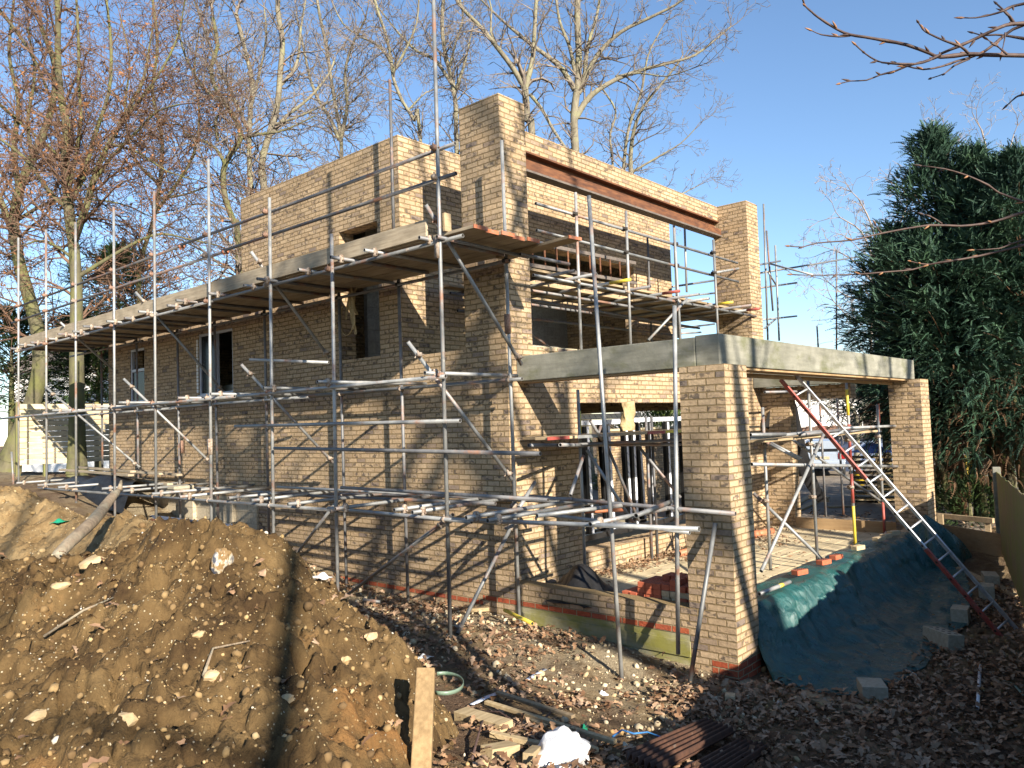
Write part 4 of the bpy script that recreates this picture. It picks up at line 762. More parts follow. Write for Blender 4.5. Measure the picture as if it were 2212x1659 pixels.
# hanging sling in the long-wall opening
sl = thing('lifting_sling', 'bundle of tan webbing slings hanging in the side wall opening', 'sling', on(757, 615, 'x', -.1))
for k, (px, w, e, lp) in enumerate(((752, .035, 690, 0), (760, .04, 700, 1), (768, .035, 680, 0), (756, .03, 722, 2), (764, .03, 712, 1))):
    pts = []; x0 = -.12-.03*k
    for q in np.linspace(0, 1, 14): pts.append(on(px+(4*math.sin(q*5+k))+lp*4*q*(1 if k%2 else -1), 612+(e-612)*q, 'x', x0))
    b = MB(); rows = [[p+np.array([.01*math.sin(i*.9+k), -w, 0]), p+np.array([.012, 0, 0]), p+np.array([.01*math.sin(i*.7), w, 0])] for i, p in enumerate(pts)]; o = b.grid(rows).build('strap', M['webbing'], sl, True); m = o.modifiers.new('t', 'SOLIDIFY'); m.thickness = .008
pts = [on(750+14*math.sin(a), 690+34*math.cos(a), 'x', -.2) for a in np.linspace(-2.6, 2.6, 20)]; o = MB().grid([[p+np.array([-.02,0,0]), p+np.array([.02,.01,0])] for p in pts]).build('strap', M['webbing'], sl, True); m = o.modifiers.new('t', 'SOLIDIFY'); m.thickness = .008
# black membrane hanging under the porch platform
pts = [(1700,848),(1706,880),(1714,920),(1722,950),(1735,985),(1760,1050),(1785,1085)]; wd = [.10,.16,.16,.15,.12,.10,.09]
tag(MB().grid([[on(x-22*w/.15*.7, y, 'y', 2.95)+np.array([0,.02*i,0]) , on(x, y, 'y', 2.9), on(x+22*w/.15*.7, y, 'y', 2.95)] for i, ((x, y), w) in enumerate(zip(pts, wd))]).build('membrane', M['blackplastic'], None, True), 'long black damp proof membrane strip hanging diagonally behind the ladder', 'membrane')
pts = [[(1690,852),(1670,872),(1656,900),(1650,925)],[(1700,850),(1686,880),(1675,905),(1662,928)],[(1706,852),(1702,885),(1692,912),(1680,926)],[(1712,856),(1716,885),(1716,910),(1708,918)]]
o = MB().grid([[on(x, y, 'y', 2.9+.05*i-.04*j) for i, (x, y) in enumerate(r)] for j, r in enumerate(pts)]).build('membrane', M['blackplastic'], None, True); tag(o, 'flap of black membrane hanging like a sail under the porch deck', 'membrane'); m = o.modifiers.new('sub', 'SUBSURF'); m.levels = m.render_levels = 2
# ---------------------------------------------------------------- leaning and lying loose tubes
def loose(label, a, b, mat='galv', band=None):
    o = MB().pipe(a, b).build('scaffold_tube', [M[mat], M['bore']], None, True); tag(o, label, 'tube')
    if band: d = (np.array(b)-a); L = np.linalg.norm(d); d = d/L; MB().path([np.array(a)+d*band[0], np.array(a)+d*band[1]], .0258, 10).build('painted_band', M[band[2]], o, True)
q0 = on(1345, 1495, 'x', -.8); q0[2] = GROUND(q0[0], q0[1])-.02; loose('very tall leaning tube in front of the porch beam', on(1345, 1497, 'x', -.8), on(1272, 423, 'x', -.62))
loose('upright tube beside the front pillar, its top at the concrete beam', on(1465, 1413, 'x', -.3), on(1457, 660, 'x', -.30))
loose('short tube with rusty patch leaning against the front pillar', on(1490, 1475, 'x', -.55), on(1545, 1130, 'x', -.035), band=None)
loose('pale tube with a yellow cap lying on the tarpaulin top', on(1640, 1283, 'z', .74), on(1706, 1257, 'z', .74), band=(.52, .62, 'yellowpaint'))
loose('yellow tube offcut on the rubble by the tall standard', on(1090, 1318, 'z', .4), on(1150, 1347, 'z', .36), 'yellowpaint'); loose('short stub post left of the scaffold', on(30, 1063, 'x', -1.7), on(25, 976, 'x', -1.7))
loose('short grey tube lying on the rubble by the long wall', on(785, 1296, 'z', .4), on(822, 1300, 'z', .38)); 
# ---------------------------------------------------------------- foreground timber post and debris
q = far(908, 1700, 4.35); tp = far(920, 1448, 4.95); qq = np.array([q[0], q[1], q[2]])
w = (tp-qq); w /= np.linalg.norm(w); b = MB(); ax = RT*.058; b.obox((qq+tp)/2-w*.15, ax, np.cross(w, ax/np.linalg.norm(ax))*.035, w*(np.linalg.norm(tp-qq)/2+.15)); o = b.build('timber_post', M['timberZ']); bevel(o, .008); tag(o, 'rough wooden post with knots leaning against the dark spoil heap', 'timber post')
def tim(label, a, b, w, h, mat='timber', lift=.02, up=(0,0,1)):
    p, q = hit(*a), hit(*b); p = p+[0,0,lift]; q = q+[0,0,lift]; o = MB().beam(p, q, w, h, up).build('timber', M[mat]); bevel(o, .004); return tag(o, label, 'timber', 'loose timber in the foreground')
tim('long split batten above the white plastic bag, upper of its pile', (1050,1540), (1330,1630), .045, .03, lift=.09); tim('thin pale batten lying under the upper split batten', (1090,1545), (1290,1640), .04, .03, lift=.06)
tim('grey batten crossing the pile below the post foot', (1075,1520), (1240,1575), .05, .025, 'boardX', .10); tim('batten at the bottom edge of the pile running to the plastic bag', (1060,1600), (1240,1640), .05, .035, 'timber', .05)
tim('brown timber block lying beside the batten pile', (995,1555), (1095,1585), .14, .09, 'timber', .04); tim('short square timber offcut at the bottom of the pile', (1050,1640), (1110,1628), .12, .09, 'timber', .03); tim('yellow brown wood offcut left of the plastic bag', (1140,1658), (1160,1640), .07, .1, 'timber', .04)
tim('grey plank edging the leaves beyond the tarpaulin corner', (1690,1490), (1885,1545), .20, .05, 'boardX', .0); tim('old board lying across the ground behind the ladder', (2030,1215), (2200,1290), .16, .035, 'boardX', .02)
tim('sawn wood offcut by the yellow tube', (1010,1325), (1060,1322), .05, .05, 'timber', .04)
BAGSPOT = hit(1215, 1640)
def strip(name, label, cat, pts, w, mat, lift=.03, n=1):
    P = [hit(*p)+[0,0,lift] for p in pts]; rows = []
    for i, p in enumerate(P):
        d = P[min(i+1,len(P)-1)]-P[max(i-1,0)]; s = np.cross(d, (0,0,1)); s /= np.linalg.norm(s)+1e-9; rows.append([p-s*w/2+[0,0,.008*math.sin(i)], p+s*w/2])
    o = MB().grid(rows).build(name, mat, None, True); m = o.modifiers.new('t', 'SOLIDIFY'); m.thickness = .004; return tag(o, label, cat)
strip('plastic_strip', 'pale grey plastic strip lying on leaves above the batten pile', 'plastic strip', ((1020,1530),(1050,1515),(1090,1500)), .045, M['greyplastic']); strip('plastic_strip', 'short grey plastic strip lying up the slope behind the post', 'plastic strip', ((1140,1475),(1160,1462),(1178,1452)), .045, M['greyplastic'])
strip('plastic_strip', 'thin white plastic strip on the shaded leaves near the ladder foot', 'plastic strip', ((2112,1540),(2114,1500),(2118,1440)), .03, M['whiteplastic']); strip('plastic_strip', 'narrow green strip on the shaded leaves at the edge of view', 'plastic strip', ((2165,1475),(2190,1485),(2212,1510)), .02, M['greenstrap'])
b0 = hit(945, 1460); loop = []
for a in np.linspace(-1.9, 2.0, 26): p = far(958+46*math.cos(a)*.95, 1476+22*math.sin(a), 5.15-.25*math.sin(a)); loop.append([p+[0,0,.012], p-[0,0,.012]])
o = MB().grid(loop).build('strap', M['greenstrap'], None, True); m = o.modifiers.new('t', 'SOLIDIFY'); m.thickness = .004; tag(o, 'looped green plastic packing strap beside the wooden post', 'strap')
q = hit(1262, 1586); sheet('plastic_scrap', 'small scrap of green plastic above the white bag', 'plastic scrap', q[0], q[1], q[2]+.03, .14, .06, .05, M['greenplastic'], 8, .6, 10)
q = hit(132, 1132); sheet('plastic_scrap', 'bright green plastic scrap behind the pale spoil heap', 'plastic scrap', q[0], q[1], q[2]+.01, .22, .14, .05, M['greenplastic'], 9, .4, 14)
for i, (x, y, lb_) in enumerate(((918,1425,'white crumpled plastic scrap beside the spoil heap'), (1300,1505,'clear plastic scrap at the foot of the tall leaning tube'), (690,1255,'white plastic offcut against the foot of the long wall'))):
    q = hit(x, y); sheet('plastic_scrap', lb_, 'plastic scrap', q[0], q[1], q[2]+.01, (.16,.12,.20,.12,.16)[i], .11, .05, M['whiteplastic'], 11+i, i, 14)
# corrugated iron at the bottom edge
def corr(label, a, b, c, k):
    p0, p1, p2 = hit(*a), hit(*b), hit(*c); u, v = p1-p0, p2-p0; n = np.cross(u, v); n /= np.linalg.norm(n); n *= np.sign(n[2]); P = [[p0+u*i/3+v*j/48+n*(.05+.06*k+.028*math.sin(j*2*math.pi/8)) for j in range(49)] for i in range(4)]
    o = MB().grid(P).build('corrugated_sheet', M['corrugated'], None, True); m = o.modifiers.new('t', 'SOLIDIFY'); m.thickness = .003; return tag(o, label, 'iron sheet')
corr('upper rusty corrugated iron sheet lying on leaves at the bottom edge', (1340,1668), (1520,1582), (1420,1705), 1); corr('lower rusty corrugated iron sheet with pale patches at the bottom edge', (1440,1700), (1595,1612), (1530,1720), 0)
pts = [hit(x, y)+[0,0,.12+.01*math.sin(x)] for x, y in ((1325,1625),(1345,1612),(1370,1620),(1400,1612),(1430,1625),(1450,1650))]; tag(MB().path(pts, .007, 6).build('rope', M['bluerope'], None, True), 'thin blue rope lying over the corrugated iron', 'rope')
# flint, stones and branch on the heaps
def rock(name, label, p, size, mat, seed, sub=2):
    me = bpy.data.meshes.new(name); import bmesh; bm = bmesh.new(); bmesh.ops.create_icosphere(bm, subdivisions=sub, radius=1)
    for v in bm.verts:
        n = fbm(v.co.x*1.1+seed, v.co.y*1.1, v.co.z*1.1, 3); v.co *= 1+.38*float(n); v.co.x *= size[0]; v.co.y *= size[1]; v.co.z *= size[2]; v.co += Vector(p)
    bm.to_mesh(me); bm.free(); me.materials.append(mat); return tag(link(name, me), label, 'stone')
bo = rock('plastic_bag', 'crumpled white plastic bag lying on the batten pile', BAGSPOT+[0,0,.05], (.24,.17,.15), M['whiteplastic'], 6.4, 4); bo['category'] = 'plastic bag'; [setattr(p, 'use_smooth', True) for p in bo.data.polygons]
g = G('hollow_flint'); v = g.noise(g.co(), 6, 5, .6); M['flint'] = g.done(g.ramp(v, [(.40, (.03,.035,.06)), (.47, (.09,.09,.10)), (.51, (.36,.32,.25)), (.55, (.19,.12,.05))]), .35, g.bump(g.noise(g.co(), 30, 4), .6, .01))
q = hit(478, 1225); rock('flint', 'large pale flint with black hollows on the crest of the dark heap', q+[0,-.02,.03], (.075,.06,.125), M['flint'], 1.3, 4)
for i, (x, y, s) in enumerate(((130,1265,.06),(205,1215,.10),(90,1545,.06),(275,1555,.07),(460,1458,.06),(745,1425,.045),(430,1370,.04),(800,1375,.05),(620,1510,.05),(880,1370,.06),(930,1330,.07),(1118,1360,.07),(905,1275,.07),(770,1270,.09))):
    q = hit(x, y); rock('stone', ['broken yellow stone half sunk in the dark heap', 'big flat sandy stone under the heap crest', 'pale stone low on the near slope of the dark heap', 'rounded yellow stone among leaves on the heap', 'white edged stone near the middle of the heap', 'pointed pale stone on the shaded flank of the heap', 'small ochre stone below the flint', 'grey stone at the dark right flank of the heap', 'sandy stone near the foot of the heap', 'mortar lump at the foot of the long scaffold standards', 'squared mortar lump near the yellow tube', 'buff mortar lump on leaves below the mossy low wall', 'broken block lump under the long diagonal brace', 'pale broken brick lump at the foot of the long wall'][i], q, (s, s*.75, s*.6), M['sandstone' if i < 9 else 'rubble'], 3+i)
pts = [far(x, y, d) for x, y, d in ((105,1222,6.6),(150,1170,6.9),(190,1138,7.3),(215,1110,7.7),(240,1075,8.2),(258,1058,8.5))]; fb = MB().path(pts, [.055,.055,.06,.06,.05,.04], 10).build('fallen_branch', M['log'], None, True); tag(fb, 'lichen covered fallen branch propped across the pale spoil heap', 'branch')
MB().path([pts[5], pts[5]+[.06,.1,.09]], [.03,.015], 6).build('branch_stub', M['log'], fb, True); m = fb.modifiers.new('s', 'SUBSURF'); m.levels = m.render_levels = 1
for i, (pp, lb_) in enumerate((((( 95,1385),(180,1345),(245,1300)), 'thin dead stick on the near slope of the dark heap'), (((440,1470),(460,1430),(540,1395)), 'curved twig lying on the middle of the dark heap'), (((990,1545),(1080,1560),(1190,1620)), 'long bent twig over the battens'), (((1020,1650),(1040,1590),(1055,1540)), 'upright dead stem beside the wooden post'), (((1140,1600),(1190,1560),(1240,1530)), 'thin bramble stem by the plastic bag'))):
    pts = [hit(*p)+[0,0,.03+.05*(j == 1)] for j, p in enumerate(pp)]; tag(MB().path(pts, [.010,.008,.005], 6).build('stick', M['log' if i < 2 else 'darktwig'], None, True), lb_, 'stick')
# ---------------------------------------------------------------- sheeted pile, steel channel and paving by the far end of the side wall
pb = thing('sheeted_pile', 'timber pile covered with black polythene under the scaffold by the small window', 'covered pile', on(270, 1040, 'x', -.7))
PP = [[np.array([-1.25+.95*v-.12*math.sin(5*u), 12.6+5.2*u, 1.62+.10*u+.30*math.sin(math.pi*min(1,v*1.3))*(.6+.4*math.sin(3*u+1))+.05*math.sin(17*u+9*v)-.75*max(0,.25-v)*4*.5]) for v in np.linspace(0,1,14)] for u in np.linspace(0,1,40)]
MB().grid(PP).build('cover', M['blackplastic'], pb, True)
for k, (y0, y1, x, z) in enumerate(((12.2,16.5,-.62,2.02),(12.9,17.2,-.95,2.0),(13.2,16.6,-.78,2.06),(12.0,14.2,-.35,1.98),(12.1,13.9,-.50,1.80))): bevel(MB().beam((x,y0,z), (x+.12,y1,z+.05), .12, .045).build('timber', M['boardY'], pb), .004)
for y0, y1, z, lb_ in ((11.5, 14.2, 1.06, 'blue grey steel channel lying along the foot of the side wall'),):
    ch = MB(); ch.box(-.62,-.60,9.6,13.9,.95,1.13); ch.box(-.599,-.50,9.6,13.9,.95,.962); ch.box(-.599,-.50,9.6,13.9,1.118,1.13); tag(ch.build('steel_channel', M['blue']), lb_, 'steel channel'); 
bevel(MB().obox(on(325,1128,'x',-.7), (.05,0,0), (0,.25,0), (0,0,.07)).build('rust_plate', M['rust']), .004).name = 'steel_plate'; tag(bpy.data.objects['steel_plate'], 'rusty orange steel plate on the blue grey channel', 'steel plate')
for k, (dx, lb_) in enumerate(((0, 'upper pale slab resting on the scaffold ledgers by the side wall'), (.02, 'lower pale slab under the other one on the scaffold ledgers'))): bevel(tag(MB().obox(on(382, 1048, 'x', -.75)+[dx,.0,-.035-.062*k], (.20,0,0), (0,.30,0), (0,0,.028)).build('paving_slab', M['blockstone']), lb_, 'slab'), .008)
tag(bevel(MB().obox((-.55, 7.55, 5.43), (.30,0,.16), (0,.18,0), (-.012,0,.024)).build('offcut_board', M['ply']), .003), 'plywood offcut propped behind the toe board below the tower', 'plywood')
# ---------------------------------------------------------------- bare trees: limbs first, then branches and twigs grown from them
def seg_mesh(name, S, sides, mat, parent):
    S = np.array(S, float); p0, p1, r0, r1 = S[:,0:3], S[:,3:6], S[:,6], S[:,7]; d = p1-p0; d /= np.linalg.norm(d, axis=1)[:,None]+1e-9
    ref = np.where(np.abs(d[:,2:3]) > .85, [[1.,.1,0]], [[0,.1,1.]]); a = np.cross(d, ref); a /= np.linalg.norm(a, axis=1)[:,None]; b = np.cross(d, a)
    t = np.arange(sides)*2*math.pi/sides; ring = a[:,None]*np.cos(t)[None,:,None]+b[:,None]*np.sin(t)[None,:,None]
    ex = d*(r0*.25)[:,None]
    V = np.concatenate([(p0-ex)[:,None]+ring*r0[:,None,None], (p1+ex)[:,None]+ring*r1[:,None,None]], 1)
    j = np.arange(sides); F = np.stack([j, (j+1)%sides, (j+1)%sides+sides, j+sides], -1); FF = (F[None]+(np.arange(len(S))*2*sides)[:,None,None]).reshape(-1,4)
    return np_mesh(name, V.reshape(-1,3), FF, mat, parent, True)
def spline(pts, step):
    pts = [np.array(p, float) for p in pts]; P = [2*pts[0]-pts[1]]+pts+[2*pts[-1]-pts[-2]]; out = []
    for i in range(1, len(P)-2):
        n = max(2, int(np.linalg.norm(P[i+1]-P[i])/step))
        for k in range(n):
            t = k/n; out.append(.5*((2*P[i])+(-P[i-1]+P[i+1])*t+(2*P[i-1]-5*P[i]+4*P[i+1]-P[i+2])*t*t+(-P[i-1]+3*P[i]-3*P[i+1]+P[i+2])*t**3))
    out.append(P[-2]); return out
def grow(p, d, r, L, lv, rnd, out, tips, prm):
    step = prm['step'][lv]; n = max(2, int(L/step)); x, y, z = p; dx, dy, dz = d; w = prm['wob'][lv]; rr = r
    for i in range(n):
        dx += rnd.gauss(0, w); dy += rnd.gauss(0, w); dz += rnd.gauss(0, w)+prm['up'][lv]; q = math.sqrt(dx*dx+dy*dy+dz*dz)+1e-9; dx /= q; dy /= q; dz /= q
        s = L/n; nx, ny, nz = x+dx*s, y+dy*s, z+dz*s; r1 = max(prm['rmin'], r*(1-.75*(i+1)/n)); out.append((x,y,z,nx,ny,nz,rr,r1)); rr = r1; x, y, z = nx, ny, nz
        if lv < 2:
            for _ in range(prm['kids'][lv] if rnd.random() < prm['pk'][lv] else 0):
                a, b, c = rnd.gauss(0,1), rnd.gauss(0,1), rnd.gauss(0,1); k = a*dx+b*dy+c*dz; a -= k*dx; b -= k*dy; c -= k*dz; q = math.sqrt(a*a+b*b+c*c)+1e-9; t = rnd.uniform(.7, 1.5)
                e = (dx+a/q*t, dy+b/q*t, dz+c/q*t); q = math.sqrt(sum(v*v for v in e)); e = tuple(v/q for v in e)
                grow((x,y,z), e, max(prm['rmin'], r1*.62), L*rnd.uniform(.32,.58)*(1-.35*i/n), lv+1, rnd, out, tips, prm)
        elif tips is not None and rnd.random() < prm.get('leafp', 0): tips.append((x,y,z))
OAK = dict(step=(.40,.30,.25), wob=(.30,.34,.36), up=(.05,.03,.02), kids=(2,2), pk=(.8,.7), rmin=.0085)
BEECH = dict(step=(.36,.27,.22), wob=(.14,.16,.18), up=(-.015,-.02,-.02), kids=(2,2), pk=(.95,.85), rmin=.0065, leafp=.26)
def tree(name, label, limbs, d, bark_, twig_, prm=OAK, seed=1, dens=1.0, blen=(1.3,3.4), group='bare trees around the house', base=None, leaf=None, spread=.8):
    rnd = random.Random(seed); thick, mid, thin, tips = [], [], [], []
    root = None
    for li, (pts, w0, w1) in enumerate(limbs):
        n = len(pts); off = 0 if li == 0 else rnd.uniform(-.05, .05)*d
        P = [far(x, y, d+off*(i/(n-1))**1.3) for i, (x, y) in enumerate(pts)]
        if li == 0:
            b0 = P[0].copy(); b0[2] = float(GROUND(b0[0], b0[1]))-.2; P = [b0]+P if P[0][2] > b0[2]+.8 else P; root = P[0]
        Q = spline(P, .35); m = len(Q); k0 = w0*d/FPX/2; k1 = max(.012, w1*d/FPX/2)
        for i in range(m-1):
            f0, f1 = i/(m-1), (i+1)/(m-1); r0, r1 = k0+(k1-k0)*f0**.8, k0+(k1-k0)*f1**.8
            if li == 0 and i < 3: r0 *= 1+.35*(1-i/3)
            jit = np.array([rnd.gauss(0,1), rnd.gauss(0,1), 0])*.02; thick.append((*Q[i], *Q[i+1], r0, r1))
            frac = f0 if li else max(0, (f0-.35)/.65)
            if (li == 0 and f0 < .3) or rnd.random() > dens*1.05: continue
            tg = Q[i+1]-Q[i]; tg = tg/np.linalg.norm(tg); v = np.array([rnd.gauss(0,1) for _ in range(3)]); v -= tg*(v@tg); v /= np.linalg.norm(v); e = tg*.55+v*spread+np.array([0,0,.12]); e /= np.linalg.norm(e)
            grow(tuple(Q[i]), tuple(e), min(r0*.5, .055), rnd.uniform(*blen)*(1.05-.45*frac), 0, rnd, thin, tips, prm)
        e = Q[-1]-Q[-2]; e /= np.linalg.norm(e)
        for _ in range(2): grow(tuple(Q[-1]), tuple(e), max(.02, k1*.8), blen[1]*.8, 0, rnd, thin, tips, prm)
    t = thing(name, label, 'tree', root, group)
    seg_mesh('trunk', thick, 8, bark_, t); c = seg_mesh('crown', thin, 3, twig_, t)
    if leaf and tips:
        pts = np.array(tips); n = len(pts); r = np.random.RandomState(seed); V = pts[:,None]+r.randn(n,3,3)*.035; V[:,:,2] -= .02
        np_mesh('dry_leaves', V.reshape(-1,3), np.arange(3*n).reshape(-1,3), leaf, t)['kind'] = 'stuff'
    return t
ob, tw, bb, bt = M['oakbark'], M['twig'], M['beechbark'], M['beechtwig']
tree('oak_tree', 'big bare oak with a thick straight trunk above the brick portal beam', [([(1245,420),(1243,330),(1240,250),(1248,180),(1250,110),(1247,40),(1250,-60)],34,12), ([(1243,255),(1275,208),(1330,172),(1390,150),(1450,135),(1500,120),(1540,90),(1578,58)],15,3), ([(1250,200),(1290,120),(1340,70),(1400,40),(1460,10),(1500,-20)],13,4), ([(1240,192),(1215,150),(1180,120),(1140,90),(1080,40),(1040,0)],13,4), ([(1243,160),(1230,100),(1210,50),(1200,-10)],10,5), ([(1262,170),(1270,100),(1290,30),(1300,-40)],10,5), ([(1330,165),(1380,158),(1440,165),(1490,150)],5,2)], 33, ob, tw, OAK, 3, .85, (1.0,2.6))
tree('oak_tree', 'forked bare oak right behind the tall left brick pier', [([(1152,330),(1140,260),(1134,190)],20,15), ([(1134,192),(1110,150),(1080,110),(1040,60),(1000,20),(975,-20)],13,6), ([(1135,190),(1150,130),(1155,60),(1160,-30)],13,7), ([(1146,205),(1170,235),(1195,280),(1225,325)],8,6), ([(1080,112),(1060,70),(1062,20),(1050,-20)],6,3)], 31, ob, tw, OAK, 5, .9, (1.0,2.4))
tree('oak_tree', 'slender bare oak seen just right of the tallest scaffold pole', [([(986,300),(985,240),(978,180),(965,130),(955,60),(960,-30)],17,8), ([(982,200),(1000,150),(1010,110),(1020,60)],8,3), ([(975,180),(940,130),(900,110),(860,70),(820,20)],9,3), ([(970,150),(985,90),(1000,40),(990,-20)],6,3)], 36, ob, tw, OAK, 7, .95)
tree('oak_tree', 'bare oak leaning left above the tower front corner', [([(908,300),(895,260),(870,220),(850,170),(845,130),(835,80),(815,20),(800,-40)],14,6), ([(850,145),(820,100),(780,80),(740,50),(720,10)],7,3), ([(850,155),(880,100),(900,50),(905,0)],7,3), ([(880,240),(920,200),(950,190)],5,2)], 35, ob, tw, OAK, 9, .95)
tree('oak_tree', 'three stemmed bare tree above the middle of the tower parapet', [([(738,345),(735,290),(725,230),(715,170),(705,100),(690,30),(680,-40)],14,6), ([(732,300),(715,260),(690,220),(670,170),(655,100),(640,30)],9,4), ([(735,305),(750,230),(745,160),(760,100),(790,40)],9,4)], 39, ob, tw, OAK, 11, .9)
tree('oak_tree', 'smooth S-curved bare tree behind the far end of the tower', [([(572,430),(564,380),(570,330),(585,280),(600,220),(605,160),(610,90),(600,20),(605,-40)],25,10), ([(582,295),(620,250),(670,210),(710,160),(722,130)],9,4), ([(602,190),(640,140),(650,60),(660,0)],8,4), ([(588,270),(650,250),(720,215),(760,180)],6,2)], 30, ob, tw, OAK, 13, .8)
tree('oak_tree', 'straight bare tree left of the S-curved one', [([(543,430),(540,380),(538,320),(540,250),(545,180),(530,110),(510,30)],20,8), ([(540,290),(500,200),(470,140),(440,60),(420,0)],9,4), ([(541,230),(560,160),(575,80),(570,10)],8,3)], 32, ob, tw, OAK, 15, .9)
tree('oak_tree', 'crooked bare tree with elbow limbs at the left end of the tower', [([(515,530),(505,480),(487,430),(482,370),(500,330),(520,300),(510,260),(470,200),(455,150),(470,100),(460,40)],22,8), ([(485,352),(465,320),(430,300),(400,290),(390,270),(350,270)],8,3), ([(517,300),(560,290),(600,285),(640,270),(680,250)],8,3), ([(470,305),(465,260),(475,245)],7,4), ([(480,220),(440,190),(400,120),(380,40)],8,3)], 27, bb, tw, OAK, 17, .9)
tree('birch_tree', 'clump of thin pale bare stems right of the big oak', [([(1325,390),(1322,340),(1318,290),(1330,240),(1300,190)],12,4), ([(1345,400),(1350,330),(1360,270),(1385,200),(1400,120),(1430,60)],9,3), ([(1365,400),(1362,340),(1370,280),(1390,230),(1430,180),(1470,130)],12,4), ([(1368,370),(1420,340),(1470,310),(1500,280)],6,2), ([(1360,420),(1420,440),(1470,420),(1510,400)],5,2)], 40, ob, tw, OAK, 19, 1.0, (1.0,2.6))
tree('beech_tree', 'many limbed beech with dry leaves behind the far end of the scaffold', [([(165,700),(165,620),(160,540),(150,470),(145,400),(140,330),(145,280),(130,200),(125,120),(125,20),(120,-40)],40,10), ([(160,520),(185,450),(205,380),(230,320),(260,270),(290,210),(310,170),(330,60)],18,4), ([(150,450),(110,420),(70,360),(40,330),(0,300)],12,5), ([(195,405),(240,340),(300,280),(340,240),(390,225)],9,3), ([(155,430),(180,380),(192,340),(205,290),(235,200),(240,100),(230,0)],14,5), ([(150,400),(165,330),(175,250),(170,180),(170,100),(165,0)],10,5), ([(165,600),(230,560),(300,520),(350,505),(400,515),(470,530)],10,3), ([(160,560),(100,520),(50,530)],8,3), ([(235,310),(300,330),(360,370),(430,390)],7,2), ([(255,270),(330,180),(380,90),(400,0)],8,3)], 22, bb, bt, BEECH, 21, 1.0, (1.3,3.0), leaf=M['dryleaf'], spread=.9)
tree('beech_tree', 'mossy leaning beech at the left edge beside the pale timber fence', [([(18,1010),(42,940),(70,870),(86,800),(82,720),(62,640),(40,560),(30,480),(45,400),(80,320),(110,240),(120,150),(90,60)],44,10), ([(34,520),(0,430),(-40,350)],18,9), ([(42,420),(30,320),(40,220),(20,120),(30,0)],14,5), ([(70,345),(60,260),(75,160),(60,60)],10,4), ([(-40,-20),(30,60),(80,140),(115,230),(140,290)],9,4), ([(30,480),(100,440),(170,430),(260,440),(330,470)],9,2), ([(-30,200),(50,270),(120,330),(200,420),(260,470)],8,3)], 25, bb, bt, BEECH, 23, 1.0, (1.3,3.0), leaf=M['dryleaf'], spread=.9)
tree('beech_tree', 'fine twigged beech filling the sky between the leftmost trunks', [([(300,640),(305,560),(330,480),(345,400),(350,300),(330,200),(340,100),(330,0)],14,6), ([(335,460),(380,400),(420,330),(430,240),(420,150),(430,60)],8,3), ([(345,400),(290,340),(270,240),(280,130),(260,40)],8,3), ([(340,430),(400,420),(460,400),(520,400)],6,2)], 28, bb, bt, BEECH, 25, 1.0, (1.6,3.4), leaf=M['dryleaf'])
tree('ash_tree', 'pale fine twigged bare tree left of the dark cypresses', [([(1882,760),(1885,680),(1885,600),(1892,540),(1880,480),(1855,430)],9,3), ([(1888,580),(1930,510),(1960,440),(1950,410)],6,2), ([(1885,610),(1840,560),(1800,540)],5,2), ([(1885,650),(1830,640),(1790,610)],5,2), ([(1886,560),(1860,500),(1815,470)],5,2), ([(1884,700),(1840,690),(1800,650)],4,2)], 34, M['fartwig'], M['fartwig'], OAK, 27, 1.2, (1.0,2.2))
tree('ash_tree', 'pale bare tree top showing behind the cypress tips', [([(2120,560),(2120,460),(2110,390),(2130,330),(2120,280)],9,3), ([(2115,420),(2060,370),(2040,320)],5,2), ([(2118,400),(2170,350),(2190,290)],5,2), ([(2118,450),(2200,400),(2240,330)],5,2)], 36, M['fartwig'], M['fartwig'], OAK, 29, 1.2, (1.0,2.4))
tree('ash_tree', 'pale bare tree seen through the porch above the white bungalow', [([(1850,1010),(1852,950),(1850,900),(1820,860),(1780,845)],14,4), ([(1852,930),(1868,880),(1890,840)],10,4), ([(1840,885),(1790,880),(1750,850)],6,3)], 31, ob, M['fartwig'], OAK, 31, 1.2, (1.2,2.6))
# trees behind the viewpoint: their shade falls across the site
SHADE = dict(OAK, kids=(1,1), pk=(.5,.3))
def shade_tree(label, x, y, h, seed, stems, dens=.45):
    rnd = random.Random(seed); thick, thin = [], []; z0 = float(GROUND(x, y))-.1
    for s in range(stems):
        p = np.array([x+.0*s, y, z0]); d = np.array([rnd.uniform(-.12,.12), rnd.uniform(-.12,.12), 1.]) if s == 0 else np.array([rnd.uniform(-.5,.5), rnd.uniform(-.3,.3), 1.]); r = .24 if s == 0 else .12
        if s: p = np.array([x, y, z0+h*rnd.uniform(.15,.4)])
        n = int(h/.5*(1 if s == 0 else .7))
        for i in range(n):
            d = d+np.array([rnd.gauss(0,.06), rnd.gauss(0,.06), .03]); d /= np.linalg.norm(d); q = p+d*.5; r1 = max(.02, r*.965); thick.append((*p, *q, r, r1)); p, r = q, r1
            if i > n*.2 and rnd.random() < dens:
                a = rnd.uniform(0, 6.28); e = np.array([math.cos(a), math.sin(a), .5]); e /= np.linalg.norm(e); grow(tuple(p), tuple(e), min(.06, r*.5), rnd.uniform(1.0,2.4), 0, rnd, thin, None, SHADE)
    t = thing('oak_tree', label, 'tree', (x, y, z0), 'bare trees around the house'); seg_mesh('trunk', thick, 8, ob, t); seg_mesh('crown', thin, 3, tw, t)
